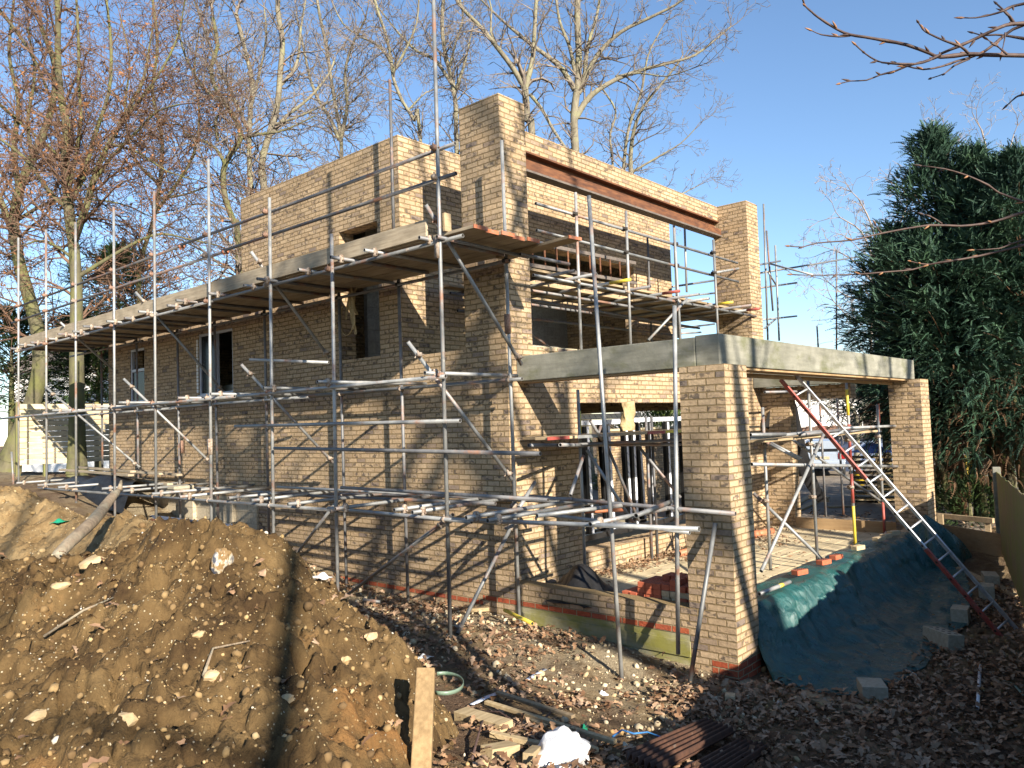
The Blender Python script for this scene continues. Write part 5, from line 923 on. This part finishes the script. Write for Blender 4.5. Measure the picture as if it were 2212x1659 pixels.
for x, y, h, sd, st, lb_ in ((.8,-15,16,41,4,'bare garden oak behind the viewpoint, shading the porch beam'), (-4.2,-13.5,15,43,5,'bare garden oak behind the viewpoint, shading the tall pier'), (-7.6,-12.5,14,45,5,'bare garden oak behind the viewpoint, shading the spoil heap'), (-12.5,-15,15,47,4,'bare garden oak behind the viewpoint, farthest to the west')): shade_tree(lb_, x, y, h, sd, st)
# ---------------------------------------------------------------- evergreens
_sp = [(0,0,0)]
SV, SF = [], []
for k in range(9):
    t = k/8; cx, cz = t, .10*t-.42*t*t
    for s in (-1, 1):
        l = .27*(1-t*.75)+.04; a = .5; b0 = (cx, 0, cz); tip = (cx+l*math.cos(a), s*l*math.sin(a), cz-.10*l); m_ = (cx+l*.45*math.cos(a)+.06, s*(l*.45*math.sin(a)-.018), cz+.02); o = len(SV); SV += [b0, m_, tip, (cx+l*.4*math.cos(a)-.05, s*(l*.4*math.sin(a)+.022), cz-.01)]; SF += [(o,o+1,o+2), (o,o+2,o+3)]
SV, SF = np.array(SV), np.array(SF)
def sprays(name, P, D, size, mat, parent, rs, roll=.7):
    n = len(P); D = D/np.linalg.norm(D, axis=1)[:,None]; up = np.tile([0,0,1.], (n,1))+rs.randn(n,3)*roll*.5; Yv = np.cross(up, D); Yv /= np.linalg.norm(Yv, axis=1)[:,None]+1e-9; Zv = np.cross(D, Yv)
    T = SV[None]*np.asarray(size)[:,None,None]; V = T[...,0:1]*D[:,None]+T[...,1:2]*Yv[:,None]+T[...,2:3]*Zv[:,None]+P[:,None]
    return np_mesh(name, V.reshape(-1,3), (SF[None]+(np.arange(n)*len(SV))[:,None,None]).reshape(-1,3), mat, parent)
def conifer(name, label, x, ytop, yfoot, d, W, mat, n, seed, sz=(.16,.34), power=.75, group='evergreen trees', dead=0, lean=.3, nb=150):
    rs = np.random.RandomState(seed); top = far(x, ytop, d); base = np.array([top[0], top[1], float(GROUND(top[0], top[1]))]); z0 = CAM[2]+(far(x, yfoot, d)[2]-CAM[2]); Hh = top[2]-z0
    t = thing(name, label, 'tree', base, group); P, D = [], []; per = max(6, n//nb); br = MB()
    for k in range(nb):                                       # boughs, each carrying feathery sprays on its outer part
        h = ((k+.5)/nb)**.9; a = k*2.39996+rs.randn()*.3; R = W*(1-h)**power*min(1, .6+2.2*h)*rs.uniform(.52,1.42)+.10; z = z0+h*Hh*.97; e = np.array([math.cos(a), math.sin(a), 0]); e -= RT*lean*.5*h; rise = (.25+1.0*h)*R
        q = np.linspace(0, 1, 6); B = np.array([top*[1,1,0]+[0,0,z]+e*R*u+np.array([0,0,rise*u-.45*R*(1-h)*u*u]) for u in q]); m = int(per*(.45+.75*R/W)); u = 1-.85*rs.rand(m)**1.4; pos = np.stack([np.interp(u, q, B[:,i]) for i in range(3)], -1)
        pos += rs.randn(m,3)*(.10*R+.03)*np.array([1,1,.7]); tan = B[-1]-B[-3]; tan /= np.linalg.norm(tan); dr = tan+rs.randn(m,3)*.42+np.array([0,0,.10]); P.append(pos); D.append(dr)
        if R > .5: br.path(B[:5], [.022,.018,.014,.010,.006], 4)
    m = 60; P.append(top+np.stack([rs.randn(m)*.10, rs.randn(m)*.10, -np.abs(rs.randn(m))*Hh*.07], -1)); D.append(np.tile([0,0,1.3], (m,1))-RT*lean+rs.randn(m,3)*.35)
    P = np.concatenate(P); D = np.concatenate(D); sprays('crown', P, D, rs.uniform(*sz, len(P)), mat, t, rs)
    m = MB(); m.path([base-[0,0,.1], base+(top-base)*.5, top-[0,0,.1]], [.16,.10,.02], 8)
    tr = m.build('trunk', M['deadfrond'] if dead else bb, t, True); br.build('bough', M['deadfrond'], t, True)['kind'] = 'stuff'
    if dead:
        for k in range(4):
            q = np.array([base[0]+rs.randn()*.35, base[1]+rs.randn()*.35, base[2]-.1]); MB().path([q, q+[rs.randn()*.1, rs.randn()*.1, Hh*.3], q+[rs.randn()*.2, rs.randn()*.2, Hh*.5]], [.08,.06,.03], 6).build('trunk', bb, t, True)
        h = rs.rand(dead); a = rs.rand(dead)*6.283; r = W*.8*np.sqrt(rs.rand(dead)); Pd = np.stack([top[0]+r*np.cos(a), top[1]+r*np.sin(a), base[2]+.9+h*(z0-base[2]+.8)], -1); Dd = np.stack([np.cos(a), np.sin(a), -.6+.4*rs.randn(dead)], -1); sprays('dead_fronds', Pd, Dd, rs.uniform(.12,.34,dead), M['deadfrond'], t, rs)
    return t
cy = M['cypress']
conifer('cypress_tree', 'tall dark cypress with the highest feathery tip, behind the far porch pillar', 2015, 280, 930, 18.5, 2.55, cy, 11000, 51, dead=500, power=.95, sz=(.15,.34), nb=130)
conifer('cypress_tree', 'cypress with the second tip, right of the highest one', 2105, 325, 950, 17.8, 2.1, cy, 9500, 52, dead=500, power=.9, sz=(.15,.34), nb=120)
conifer('cypress_tree', 'cypress at the right edge of the view', 2190, 330, 960, 16.8, 2.2, cy, 10000, 53, dead=500, power=.9, sz=(.15,.34), nb=120)
conifer('cypress_tree', 'shorter cypress at the left side of the dark evergreen row', 1935, 500, 880, 19.5, 1.55, cy, 8000, 54, power=.85, dead=300, sz=(.15,.34), nb=100)
conifer('cypress_tree', 'low spreading cypress right above the far end of the concrete beam', 2040, 560, 950, 17.6, 2.3, cy, 11000, 55, power=.6, dead=400, sz=(.15,.34), nb=120)
conifer('cypress_tree', 'dark cypress standing farther back behind the row', 2140, 470, 1000, 21, 2.8, cy, 8000, 56, power=.7, dead=300, sz=(.18,.40))
yw = M['yew']
conifer('yew_tree', 'dark yew at the left edge below the scaffold deck', 25, 690, 900, 29, 1.9, yw, 2600, 61, power=.5, sz=(.22,.45), nb=60, group='yews beyond the far end of the house')
conifer('yew_tree', 'green yew between the far scaffold standards', 165, 700, 900, 31, 1.6, yw, 2600, 62, power=.5, sz=(.22,.45), nb=60, group='yews beyond the far end of the house')
conifer('yew_tree', 'bushy yew just left of the far end of the brick wall', 212, 715, 900, 30, 1.2, yw, 1800, 63, power=.5, sz=(.22,.45), nb=50, group='yews beyond the far end of the house')
conifer('fir_tree', 'distant dark fir rising above the far end of the top lift', 255, 545, 720, 36, 2.3, yw, 2600, 64, power=.8, sz=(.3,.6), nb=70, group='yews beyond the far end of the house')
conifer('yew_tree', 'dark conifer seen through the porch beside the far pillar', 1905, 790, 930, 25, 1.2, cy, 2200, 65, power=.6, nb=60, group='evergreen trees')
def bush(name, label, x, y, d, W, Hh, mat, n, seed, sz=(.12,.22)):
    rs = np.random.RandomState(seed); c = far(x, y, d); z0 = float(GROUND(c[0], c[1])); P = rs.randn(n,3); P /= np.linalg.norm(P, axis=1)[:,None]; lob = 1+.3*vnoise(P[:,0]*2+seed, P[:,1]*2, P[:,2]*2); P[:,2] = np.abs(P[:,2]); D = P+rs.randn(n,3)*.4
    t = thing(name, label, 'bush', (c[0], c[1], z0), None); sprays('foliage', np.stack([c[0]+P[:,0]*W*lob, c[1]+P[:,1]*W*.6*lob, z0+P[:,2]*Hh*lob], -1), D, rs.uniform(*sz, n), mat, t, rs); MB().path([(c[0],c[1],z0-.1),(c[0],c[1],z0+Hh*.6)], [.06,.02], 6).build('stem', bb, t); return t
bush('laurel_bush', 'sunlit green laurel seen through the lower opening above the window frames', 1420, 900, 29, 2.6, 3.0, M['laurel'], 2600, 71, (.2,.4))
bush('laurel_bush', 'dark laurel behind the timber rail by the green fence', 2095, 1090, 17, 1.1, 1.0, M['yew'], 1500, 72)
bush('laurel_bush', 'yellowish shrub between the cypress trunks', 2190, 1000, 20, .9, 1.6, M['laurel'], 500, 73)
# ---------------------------------------------------------------- twigs hanging into the top right of the view
def twigs(label, lines, d, buds, seed, r=.0042):
    rs = random.Random(seed); t = thing('beech_branch', label, 'branch', far(*lines[0][0][-1], d), 'beech twigs hanging in from the right'); m = MB(); bd = []
    for li, (pts, w) in enumerate(lines):
        P = [far(x, y, d+.10*math.sin(li*2.3)+.02*rs.gauss(0,1)) for x, y in pts]; Q = spline(P, .04); n = len(Q); m.path(Q, [max(.0014, w*(.35+.65*i/(n-1)))*(1+.25*(i%7 == 0)) for i in range(n)], 6)
        for i, p in enumerate(P):
            if i in (0, len(P)-1): 
                if i == 0: bd.append((P[0], P[0]-P[1]))
                continue
            if rs.random() < buds: e = P[i-1]-p; v = np.array([rs.gauss(0,1) for _ in range(3)]); v /= np.linalg.norm(v); bd.append((p, e/np.linalg.norm(e)+v*.55))
    m.build('twig', M['darktwig'], t, True)
    for p, e in bd[:90]:
        e = e/np.linalg.norm(e); L = rs.uniform(.022,.038); MB().path([p, p+e*L*.3, p+e*L*.65, p+e*L], [.0018,.0040,.0030,.0006], 6).build('bud', M['darktwig'] if rs.random() < .55 else M['bud'], t, True)
Zt = lambda L: [(1474.7+x/3, y/3) for x, y in L]; Zm = lambda L: [(1474.7+x/3, 553+y/3) for x, y in L]
twigs('dark budded beech branch reaching in at the top right against the sky', [(Zt([(780,0),(795,40),(840,80),(875,110),(1000,190),(1085,225),(1180,240),(1320,265),(1450,290),(1600,345),(1670,370),(1850,350),(1960,355),(2330,362)]), .0075), (Zt([(840,200),(900,225),(1010,237),(1085,230)]), .004), (Zt([(1125,295),(1180,345),(1260,395),(1340,410),(1500,415),(1600,390),(1680,345),(1800,295),(1900,250),(2050,180),(2140,155),(2330,150)]), .006), (Zt([(1025,540),(1090,525),(1190,520),(1280,485),(1380,460),(1450,430),(1560,400),(1620,380),(1670,365)]), .0045), (Zt([(1390,410),(1440,425),(1560,450),(1680,430),(1780,395),(1870,370),(1960,330),(2050,260),(2140,190),(2300,130)]), .0055), (Zt([(1530,150),(1560,195),(1600,220),(1700,265),(1800,300),(1850,345)]), .0045), (Zt([(1615,505),(1700,475),(1760,425),(1860,380)]), .004), (Zt([(1825,115),(1900,115),(2000,95),(2080,70),(2140,40),(2330,0)]), .005), (Zt([(2040,30),(2090,75),(2120,110),(2150,160)]), .006), (Zt([(1890,215),(1950,230),(2030,225),(2120,235),(2330,270)]), .005), (Zt([(1980,260),(2040,300),(2100,350)]), .004), (Zt([(2070,330),(2085,260),(2090,210)]), .003)], 2.6, .75, 81)
twigs('short budded twig tip at the right edge below the top branch', [(Zt([(2110,675),(2160,630),(2200,615),(2330,580)]), .005)], 2.6, .8, 82)
twigs('long thin twig crossing in front of the cypresses', [(Zt([(695,1595),(780,1600),(870,1575),(1100,1555),(1300,1510),(1600,1460),(1800,1465),(2000,1440),(2212,1375),(2400,1330)]), .0055), (Zt([(1250,1455),(1270,1490),(1295,1515)]), .004)], 3.0, .4, 83)
twigs('pale budded twig arching across the cypress crown', [(Zt([(1550,1075),(1700,1095),(1850,1140),(1980,1200),(2050,1250),(2212,1310),(2400,1400)]), .0055), (Zt([(1560,1390),(1620,1410),(1680,1450)]), .004)], 3.0, .7, 84)
twigs('low budded twig tip in front of the cypresses beside the far scaffold rail', [(Zm([(710,120),(850,125),(1000,122),(1150,118),(1300,105),(1490,88),(1600,55),(1750,30),(1920,0),(2212,-70),(2400,-120)]), .005), (Zm([(1480,35),(1540,50),(1600,55)]), .004), (Zt([(1890,1620),(2050,1610),(2130,1580),(2330,1520)]), .004)], 3.1, .8, 85)
# ---------------------------------------------------------------- fences, neighbours, vehicles
def fence_run(label, p, q, n, h, mat, name='garden_fence', post='concrete', z0=0):
    p, q = np.array(p, float), np.array(q, float); d = (q-p)/n; L = np.linalg.norm(d[:2]); u = np.array([d[0],d[1],0])/L; s = np.array([-u[1],u[0],0]); t = thing(name, label, 'fence', p)
    for i in range(n+1):
        c = p+d*i; g0 = float(GROUND(c[0], c[1]))-.1; b = MB().obox((c[0],c[1],(g0+z0+h+.06)/2+g0*0), u*.055, s*.06, (0,0,(z0+h+.06-g0)/2)); o = b.build('post', M[post], t); bevel(o, .01)
    for i in range(n):
        a = p+d*i+u*.06; b_ = p+d*(i+1)-u*.06; m = MB(); N = 14; w = np.linalg.norm(b_-a)/N
        for k in range(N):
            c = a+u*w*(k+.5); g0 = float(GROUND(c[0], c[1])); z1 = z0+h-.02+.012*math.sin(k*2.7+i); m.obox((c[0],c[1],(g0+.05+z1)/2), u*(w/2-.002), s*.008+u*.0, (0,0,(z1-g0-.05)/2))
        po = m.build('panel', M[mat], t)
        for zz in (h-.12, h*.55, .35):
            r = MB().beam(a+s*.03+[0,0,z0+zz-a[2]], b_+s*.03+[0,0,z0+zz-b_[2]], .045, .075); r.build('fence_rail', M[mat], po)
    return t
fp = np.array([7.75,-1.12,0]); fd = np.array([-.971,-.24,0]); fence_run('mossy green closeboard garden fence with a concrete post at the right edge', fp, fp+fd*5.8, 1, 1.72, 'fence'); fence_run('continuation of the mossy garden fence beside the viewpoint, shading the leafy ground', fp+fd*5.95, fp+fd*18.4, 5, 1.68, 'fence')
# pale horizontal board fence beyond the far end of the house
pf = thing('board_fence', 'sunlit pale horizontal board fence between the beech trunk and the house', 'fence', on(150, 990, 'y', 21)); xa, xb = on(40, 900, 'y', 21)[0], on(262, 900, 'y', 21)[0]; zt, zb = on(150, 872, 'y', 21)[2], on(150, 1000, 'y', 21)[2]; nb = 11
for k in range(nb):
    z = zb+(zt-zb)*k/nb; MB().obox(((xa+xb)/2, 21+.006*(k%2), z+(zt-zb)/nb/2), ((xb-xa)/2,0,0), (0,.012,0), (0,0,(zt-zb)/nb/2-.008)).build('board', M['paleboard'], pf)
for x in np.linspace(xa, xb, 5): MB().box(x-.05, x+.05, 21.02, 21.12, zb-.4, zt+.05).build('post', M['fence'], pf)
# white bungalow beyond the yew
def bungalow(name, label, a, b, dep, z0, z1, wins, roof, mat='render', cat='house', roofmat='rooftile', over=.25, pitch=.0):
    a, b = np.array(a, float), np.array(b, float); u = b-a; u[2] = 0; L = np.linalg.norm(u); u /= L; s = np.array([-u[1],u[0],0]); s *= np.sign(s@FW); t = thing(name, label, cat, (a[0],a[1],z0)); c = (a+b)/2; c[2] = 0
    MB().obox(c+s*dep/2+[0,0,(z0+z1)/2], u*L/2, s*dep/2, (0,0,(z1-z0)/2)).build('wall', M[mat], t)
    MB().obox(c+s*dep/2+[0,0,z1+roof/2+.001], u*(L/2+over), s*(dep/2+over), (0,0,roof/2), 0, pitch or 1.0).build('roof', M[roofmat], t)
    for (f0, f1, h0, h1) in wins:
        w = MB(); x0, x1 = a+u*L*f0, a+u*L*f1; cc = (x0+x1)/2; cc[2] = 0; hw = np.linalg.norm(x1-x0)/2
        fo = w.obox(cc-s*.02+[0,0,(h0+h1)/2], u*hw, s*.03, (0,0,(h1-h0)/2)).build('window', M['frame'], t); p = MB()
        for k in range(2): p.obox(cc-s*.06+u*hw*(k-.5)+[0,0,(h0+h1)/2], u*hw*.42, s*.012, (0,0,(h1-h0)/2*.86))
        p.build('pane', M['glass'], fo)
    return t
A, B = far(1590, 1000, 36), far(1869, 1000, 46); zt = far(1745, 860, 41)[2]
bungalow('bungalow', 'flat white rendered bungalow seen through the porch behind the silver car', A, B, 7, -.3, zt, ((.86,.985,zt-1.9,zt-.95),(.18,.40,zt-2.2,zt-1.0),(.02,.1,zt-2.3,zt-1.0)), .18)
A, B = far(1838, 1010, 33), far(1975, 1010, 37); bungalow('garage', 'blue grey flat roofed garage behind the pallet stack', A, B, 4, -.2, far(1890, 945, 35)[2], (), .22, 'blue', 'garage', 'frameblack')
A, B = far(20, 860, 46), far(245, 860, 46); bungalow('bungalow', 'distant white house glimpsed behind the yews at the far left', A, B, 7, .5, far(130, 800, 46)[2], ((.1,.2,2.8,4.0),(.5,.62,2.8,4.0)), 1.6, 'render', 'house', 'rooftile', .4, .55)
A, B = far(1385, 1010, 24), far(1480, 1010, 26); t = thing('garden_wall', 'sunlit buff brick garden wall seen through the lower opening', 'wall', A); u = (B-A)*[1,1,0]; Lw = np.linalg.norm(u); u /= Lw; s = np.array([-u[1],u[0],0]); MB().obox((A+B)/2*[1,1,0]+[0,0,1.2], u*Lw*1.3, s*.11, (0,0,1.3)).build('brickwork', BR, t); MB().obox((A+B)/2*[1,1,0]+[0,0,2.53], u*Lw*1.31, s*.14, (0,0,.03)).build('coping', M['slab'], t)
# dark fence and red post behind the car
A, B = far(1640, 1010, 35), far(1850, 1010, 35); df = thing('yard_fence', 'dark brown yard fence with a red post behind the silver car', 'fence', A); u = (B-A)*[1,1,0]; Lw = np.linalg.norm(u); u /= Lw; s = np.array([-u[1],u[0],0])
for k in range(22): c = A*[1,1,0]+u*Lw*(k+.5)/22; MB().obox(c+[0,0,1.1], u*Lw/44*.96, s*.015, (0,0,1.15+.02*math.sin(k*3))).build('fence_board', M['darkwood'], df)
c = A*[1,1,0]+u*Lw*.27-s*.12*np.sign(s@FW); MB().obox(c+[0,0,1.2], u*.09, s*.06, (0,0,1.3)).build('post', M['redpaint'], df)
# silver estate car seen from behind
def vehicle_axes(x, y, d, turn=0):
    p = far(x, y, d); f = ray(x, y)*[1,1,0]; f /= np.linalg.norm(f); c, s = math.cos(turn), math.sin(turn); f = np.array([f[0]*c-f[1]*s, f[0]*s+f[1]*c, 0]); r = np.array([f[1], -f[0], 0]); return p*[1,1,0]+[0,0,float(GROUND(p[0],p[1]))+.05], f, r
def loft(rows, o, f, r, mat, name, parent, sub=2):          # rows: (forward, [(half width, height), ...]) mirrored into a closed skin
    P = []
    for fw, prof in rows: P.append([o+f*fw+r*w+[0,0,z] for w, z in prof]+[o+f*fw-r*w+[0,0,z] for w, z in prof[::-1]])
    n = len(P[0]); m = MB(); m.grid(P); k = len(P); m.add(P[0], [tuple(range(n))]); m.add(P[-1], [tuple(range(n))[::-1]])
    ob_ = m.build(name, mat, parent, True); q = ob_.modifiers.new('s', 'SUBSURF'); q.levels = q.render_levels = sub; return ob_
def wheel(o, f, r, parent, R=.32, w=.2):
    ty = MB(); ty.path([o-r*w/2, o-r*w*.42, o+r*w*.42, o+r*w/2], [R*.9,R,R,R*.9], 20); to = ty.build('wheel', M['rubber'], parent, True); MB().path([o-r*w*.53, o+r*w*.53], R*.6, 14).build('rim', M['alu'], to)
car = thing('estate_car', 'silver estate car parked in the yard, seen from behind through the porch', 'car', (0,0,0)); o, f, r = vehicle_axes(1779, 1036, 31, .08); car.location = tuple(o)
loft([(0,[(.70,.32),(.82,.5),(.84,.82),(.76,.90)]),(.06,[(.78,.26),(.88,.5),(.89,.86),(.78,.93)]),(1.2,[(.80,.24),(.90,.5),(.90,.88),(.80,.95)]),(2.9,[(.80,.24),(.90,.5),(.90,.86),(.78,.93)]),(4.2,[(.76,.26),(.86,.5),(.84,.78),(.7,.84)]),(4.45,[(.6,.34),(.7,.5),(.68,.68),(.55,.72)])], o, f, r, M['car'], 'body', car)
loft([(.12,[(.74,.86),(.70,1.0),(.60,1.36),(.50,1.42)]),(.5,[(.78,.86),(.74,1.05),(.64,1.44),(.5,1.48)]),(1.9,[(.78,.86),(.74,1.05),(.64,1.46),(.5,1.50)]),(3.0,[(.76,.86),(.72,1.0),(.62,1.2),(.5,1.25)]),(3.3,[(.72,.86),(.66,.92),(.6,.96),(.5,.98)])], o, f, r, M['car'], 'cabin', car)
MB().add([o+f*.125-r*.60+[0,0,.99], o+f*.125+r*.60+[0,0,.99], o+f*.19+r*.53+[0,0,1.34], o+f*.19-r*.53+[0,0,1.34], o+f*.10-r*.60+[0,0,.985], o+f*.10+r*.60+[0,0,.985], o+f*.165+r*.53+[0,0,1.345], o+f*.165-r*.53+[0,0,1.345]], [(0,1,2,3),(7,6,5,4),(0,4,5,1),(1,5,6,2),(2,6,7,3),(3,7,4,0)]).build('rear_window', M['glass'], car)
for s_ in (-1, 1): bevel(MB().obox(o+f*.005+r*s_*.72+[0,0,.82], r*.13, f*.05, (0,0,.13)).build('tail_light', M['taillight'], car), .02); bevel(MB().obox(o+f*1.9+r*s_*.98+[0,0,1.0], r*.09, f*.05, (0,0,.06)).build('mirror', M['rubber'], car), .02)
bevel(MB().obox(o-f*.06+[0,0,.50], r*.82, f*.06, (0,0,.11)).build('bumper', M['car'], car), .03); MB().obox(o-f*.0+[0,0,.74], r*.26, f*.02, (0,0,.055)).build('number_plate', M['paleboard'], car)
for a in (.75, 3.45):
    for s_ in (-1, 1): wheel(o+f*a+r*s_*.78+[0,0,.31], f, r, car)
van = thing('camper_van', 'white camper van parked left of the silver car, partly hidden by the porch wall', 'van', (0,0,0)); o, f, r = vehicle_axes(1672, 1040, 29.5, .25); van.location = tuple(o)
loft([(0,[(.84,.4),(.95,.6),(.95,1.7),(.75,2.05)]),(.1,[(.88,.34),(.98,.6),(.98,1.75),(.8,2.1)]),(4.2,[(.88,.34),(.98,.6),(.98,1.75),(.8,2.1)]),(5.0,[(.85,.36),(.92,.6),(.86,1.1),(.7,1.2)])], o, f, r, M['vanpaint'], 'body', van, 1)
for a0, a1 in ((.3,1.3),(1.5,2.5),(2.7,3.7)):
    for s_ in (-1,1): MB().obox(o+f*(a0+a1)/2+r*s_*.955+[0,0,1.42], f*(a1-a0)/2, r*.02, (0,0,.26)).build('side_window', M['glass'], van)
for s_ in (-1, 1): bevel(MB().obox(o+f*.02+r*s_*.42+[0,0,1.45], r*.34, f*.03, (0,0,.30)).build('rear_window', M['glass'], van), .02); bevel(MB().obox(o+f*.0+r*s_*.82+[0,0,.85], r*.07, f*.04, (0,0,.16)).build('tail_light', M['taillight'], van), .01)
bevel(MB().obox(o-f*.05+[0,0,.5], r*.9, f*.06, (0,0,.1)).build('bumper', M['rubber'], van), .02)
for a in (.9, 3.7):
    for s_ in (-1, 1): wheel(o+f*a+r*s_*.84+[0,0,.33], f, r, van, .33)
# pallet stack, sheet, tub and boards in the yard
o, f, r = vehicle_axes(1900, 1062, 22, 0); ps = thing('pallet_stack', 'stack of pale pallet boards behind the far porch pillar', 'pallet stack', o)
for k in range(9):
    for j in range(3): MB().obox(o+[0,0,.07+k*.145]+f*(j*.32-.3)+r*.02*math.sin(k*2), r*.75, f*.12, (0,0,.018)).build('slat', M['timber'], ps)
    for j in (-1,0,1): MB().obox(o+[0,0,.005+k*.145]+r*.68*j, r*.05, f*.42, (0,0,.042)).build('bearer', M['timber'], ps)
q = o+[0,0,1.38]-r*.35; sheet('tarpaulin', 'bright blue sheet crumpled on the pallet stack', 'tarpaulin', q[0], q[1], q[2]-.03, 1.5, .9, .25, M['bluetarp'], 14, 1.0, 26)
o, f, r = vehicle_axes(1857, 1048, 27, 0); tb = MB().path([o+[0,0,.0], o+[0,0,.03], o+[0,0,.42], o+[0,0,.44]], [.15,.17,.2,.2], 16).build('tub', M['yellow'], None, True); tag(tb, 'yellow plastic tub standing in the yard by the pallet stack', 'tub')
for i, (a, b, lb_) in enumerate((((1695,1105),(1770,1066), 'weathered plank lying in the yard beyond the porch edge board'), ((1720,1108),(1785,1078), 'second weathered plank beside the first in the yard'), ((1790,1100),(1850,1098), 'slatted board lying on dry leaves in the yard'))):
    p, q = hit(*a, 12, 30), hit(*b, 12, 30); tag(bevel(MB().beam(p+[0,0,.06], q+[0,0,.06], .22, .04).build('plank', M['boardX']), .004), lb_, 'plank', 'planks lying in the yard')
# plywood barrier, rail, bag and sheet by the far pillar
pts = [far(2018, 1130, 14.5), far(2166, 1154, 13.3), far(2175, 1232, 13.3), far(2030, 1226, 14.5)]; nn = np.cross(pts[1]-pts[0], pts[3]-pts[0]); nn = nn/np.linalg.norm(nn)*.009
tag(MB().add([p+nn for p in pts]+[p-nn for p in pts], [(0,1,2,3),(7,6,5,4),(0,4,5,1),(1,5,6,2),(2,6,7,3),(3,7,4,0)]).build('plywood_sheet', M['ply']), 'brown plywood sheet standing as a barrier between the far pillar and the fence', 'plywood')
rl = thing('timber_rail', 'low weathered timber rail on two short posts behind the plywood', 'rail', far(2085, 1140, 15.2)); MB().beam(far(2010, 1112, 15.6), far(2146, 1125, 14.6), .08, .09).build('rail', M['boardX'], rl)
for x, y in ((2032, 1122), (2134, 1132)): p = far(x, y, 15.3 if x < 2100 else 14.7); MB().obox(p-[0,0,.2], (.045,0,0), (0,.045,0), (0,0,.3)).build('post', M['boardX'], rl)
q = far(2020, 1085, 17); sheet('rubbish_bag', 'black rubbish bag lying behind the far pillar', 'bag', q[0], q[1], float(GROUND(q[0],q[1])), 1.1, .9, .5, M['blackplastic'], 15, .3, 22, peak=(.5,.5)); q = far(2002, 1050, 18); o = sheet('metal_sheet', 'crumpled silver sheet leaning by the evergreen trunks', 'metal sheet', q[0], q[1], float(GROUND(q[0],q[1]))+.3, .5, .6, .75, M['alu'], 16, .3, 16)
q = far(2070, 1010, 22); tag(bevel(MB().obox([q[0],q[1],q[2]-.3], RT*.35, FW*.3, (0,0,.65), 0, .8).build('builders_bag', M['yellow']), .05), 'yellow builders bag glimpsed between the evergreen trunks', 'bag')
# ---------------------------------------------------------------- sky, sun and camera
SUN = np.array([-.80,-2.2,1.0]); SUN /= np.linalg.norm(SUN)
W = bpy.data.worlds.new('World'); SC.world = W; W.use_nodes = True; nt = W.node_tree; bg = nt.nodes['Background']; sk = nt.nodes.new('ShaderNodeTexSky'); sk.sky_type = 'NISHITA'; sk.sun_disc = False
sk.sun_elevation = math.asin(SUN[2]); sk.sun_rotation = math.atan2(SUN[0], SUN[1]); sk.altitude = 60; sk.air_density = 1.0; sk.dust_density = .15; sk.ozone_density = 3.5
nt.links.new(sk.outputs[0], bg.inputs[0]); bg.inputs[1].default_value = SKY_STRENGTH
L = bpy.data.lights.new('sun', 'SUN'); L.energy = SUN_STRENGTH; L.angle = math.radians(.5); L.color = (1.0,.90,.76); lo = bpy.data.objects.new('sun', L); COL.objects.link(lo); lo.rotation_euler = Vector(SUN).to_track_quat('Z', 'Y').to_euler()
cd = bpy.data.cameras.new('camera'); cam = bpy.data.objects.new('camera', cd); COL.objects.link(cam); cd.sensor_width = 36; cd.sensor_fit = 'HORIZONTAL'; cd.lens = 36*FPX/2212; cd.clip_start = .05; cd.clip_end = 2000
cam.matrix_world = Matrix(((RT[0],UP[0],-FW[0],CAM[0]),(RT[1],UP[1],-FW[1],CAM[1]),(RT[2],UP[2],-FW[2],CAM[2]),(0,0,0,1))); SC.camera = cam
SC.view_settings.view_transform = 'Standard'; SC.view_settings.look = 'None'; SC.view_settings.exposure = EXPOSURE; SC.view_settings.gamma = 1
SC.cycles.max_bounces = 6; SC.cycles.diffuse_bounces = 3; SC.cycles.use_denoising = True
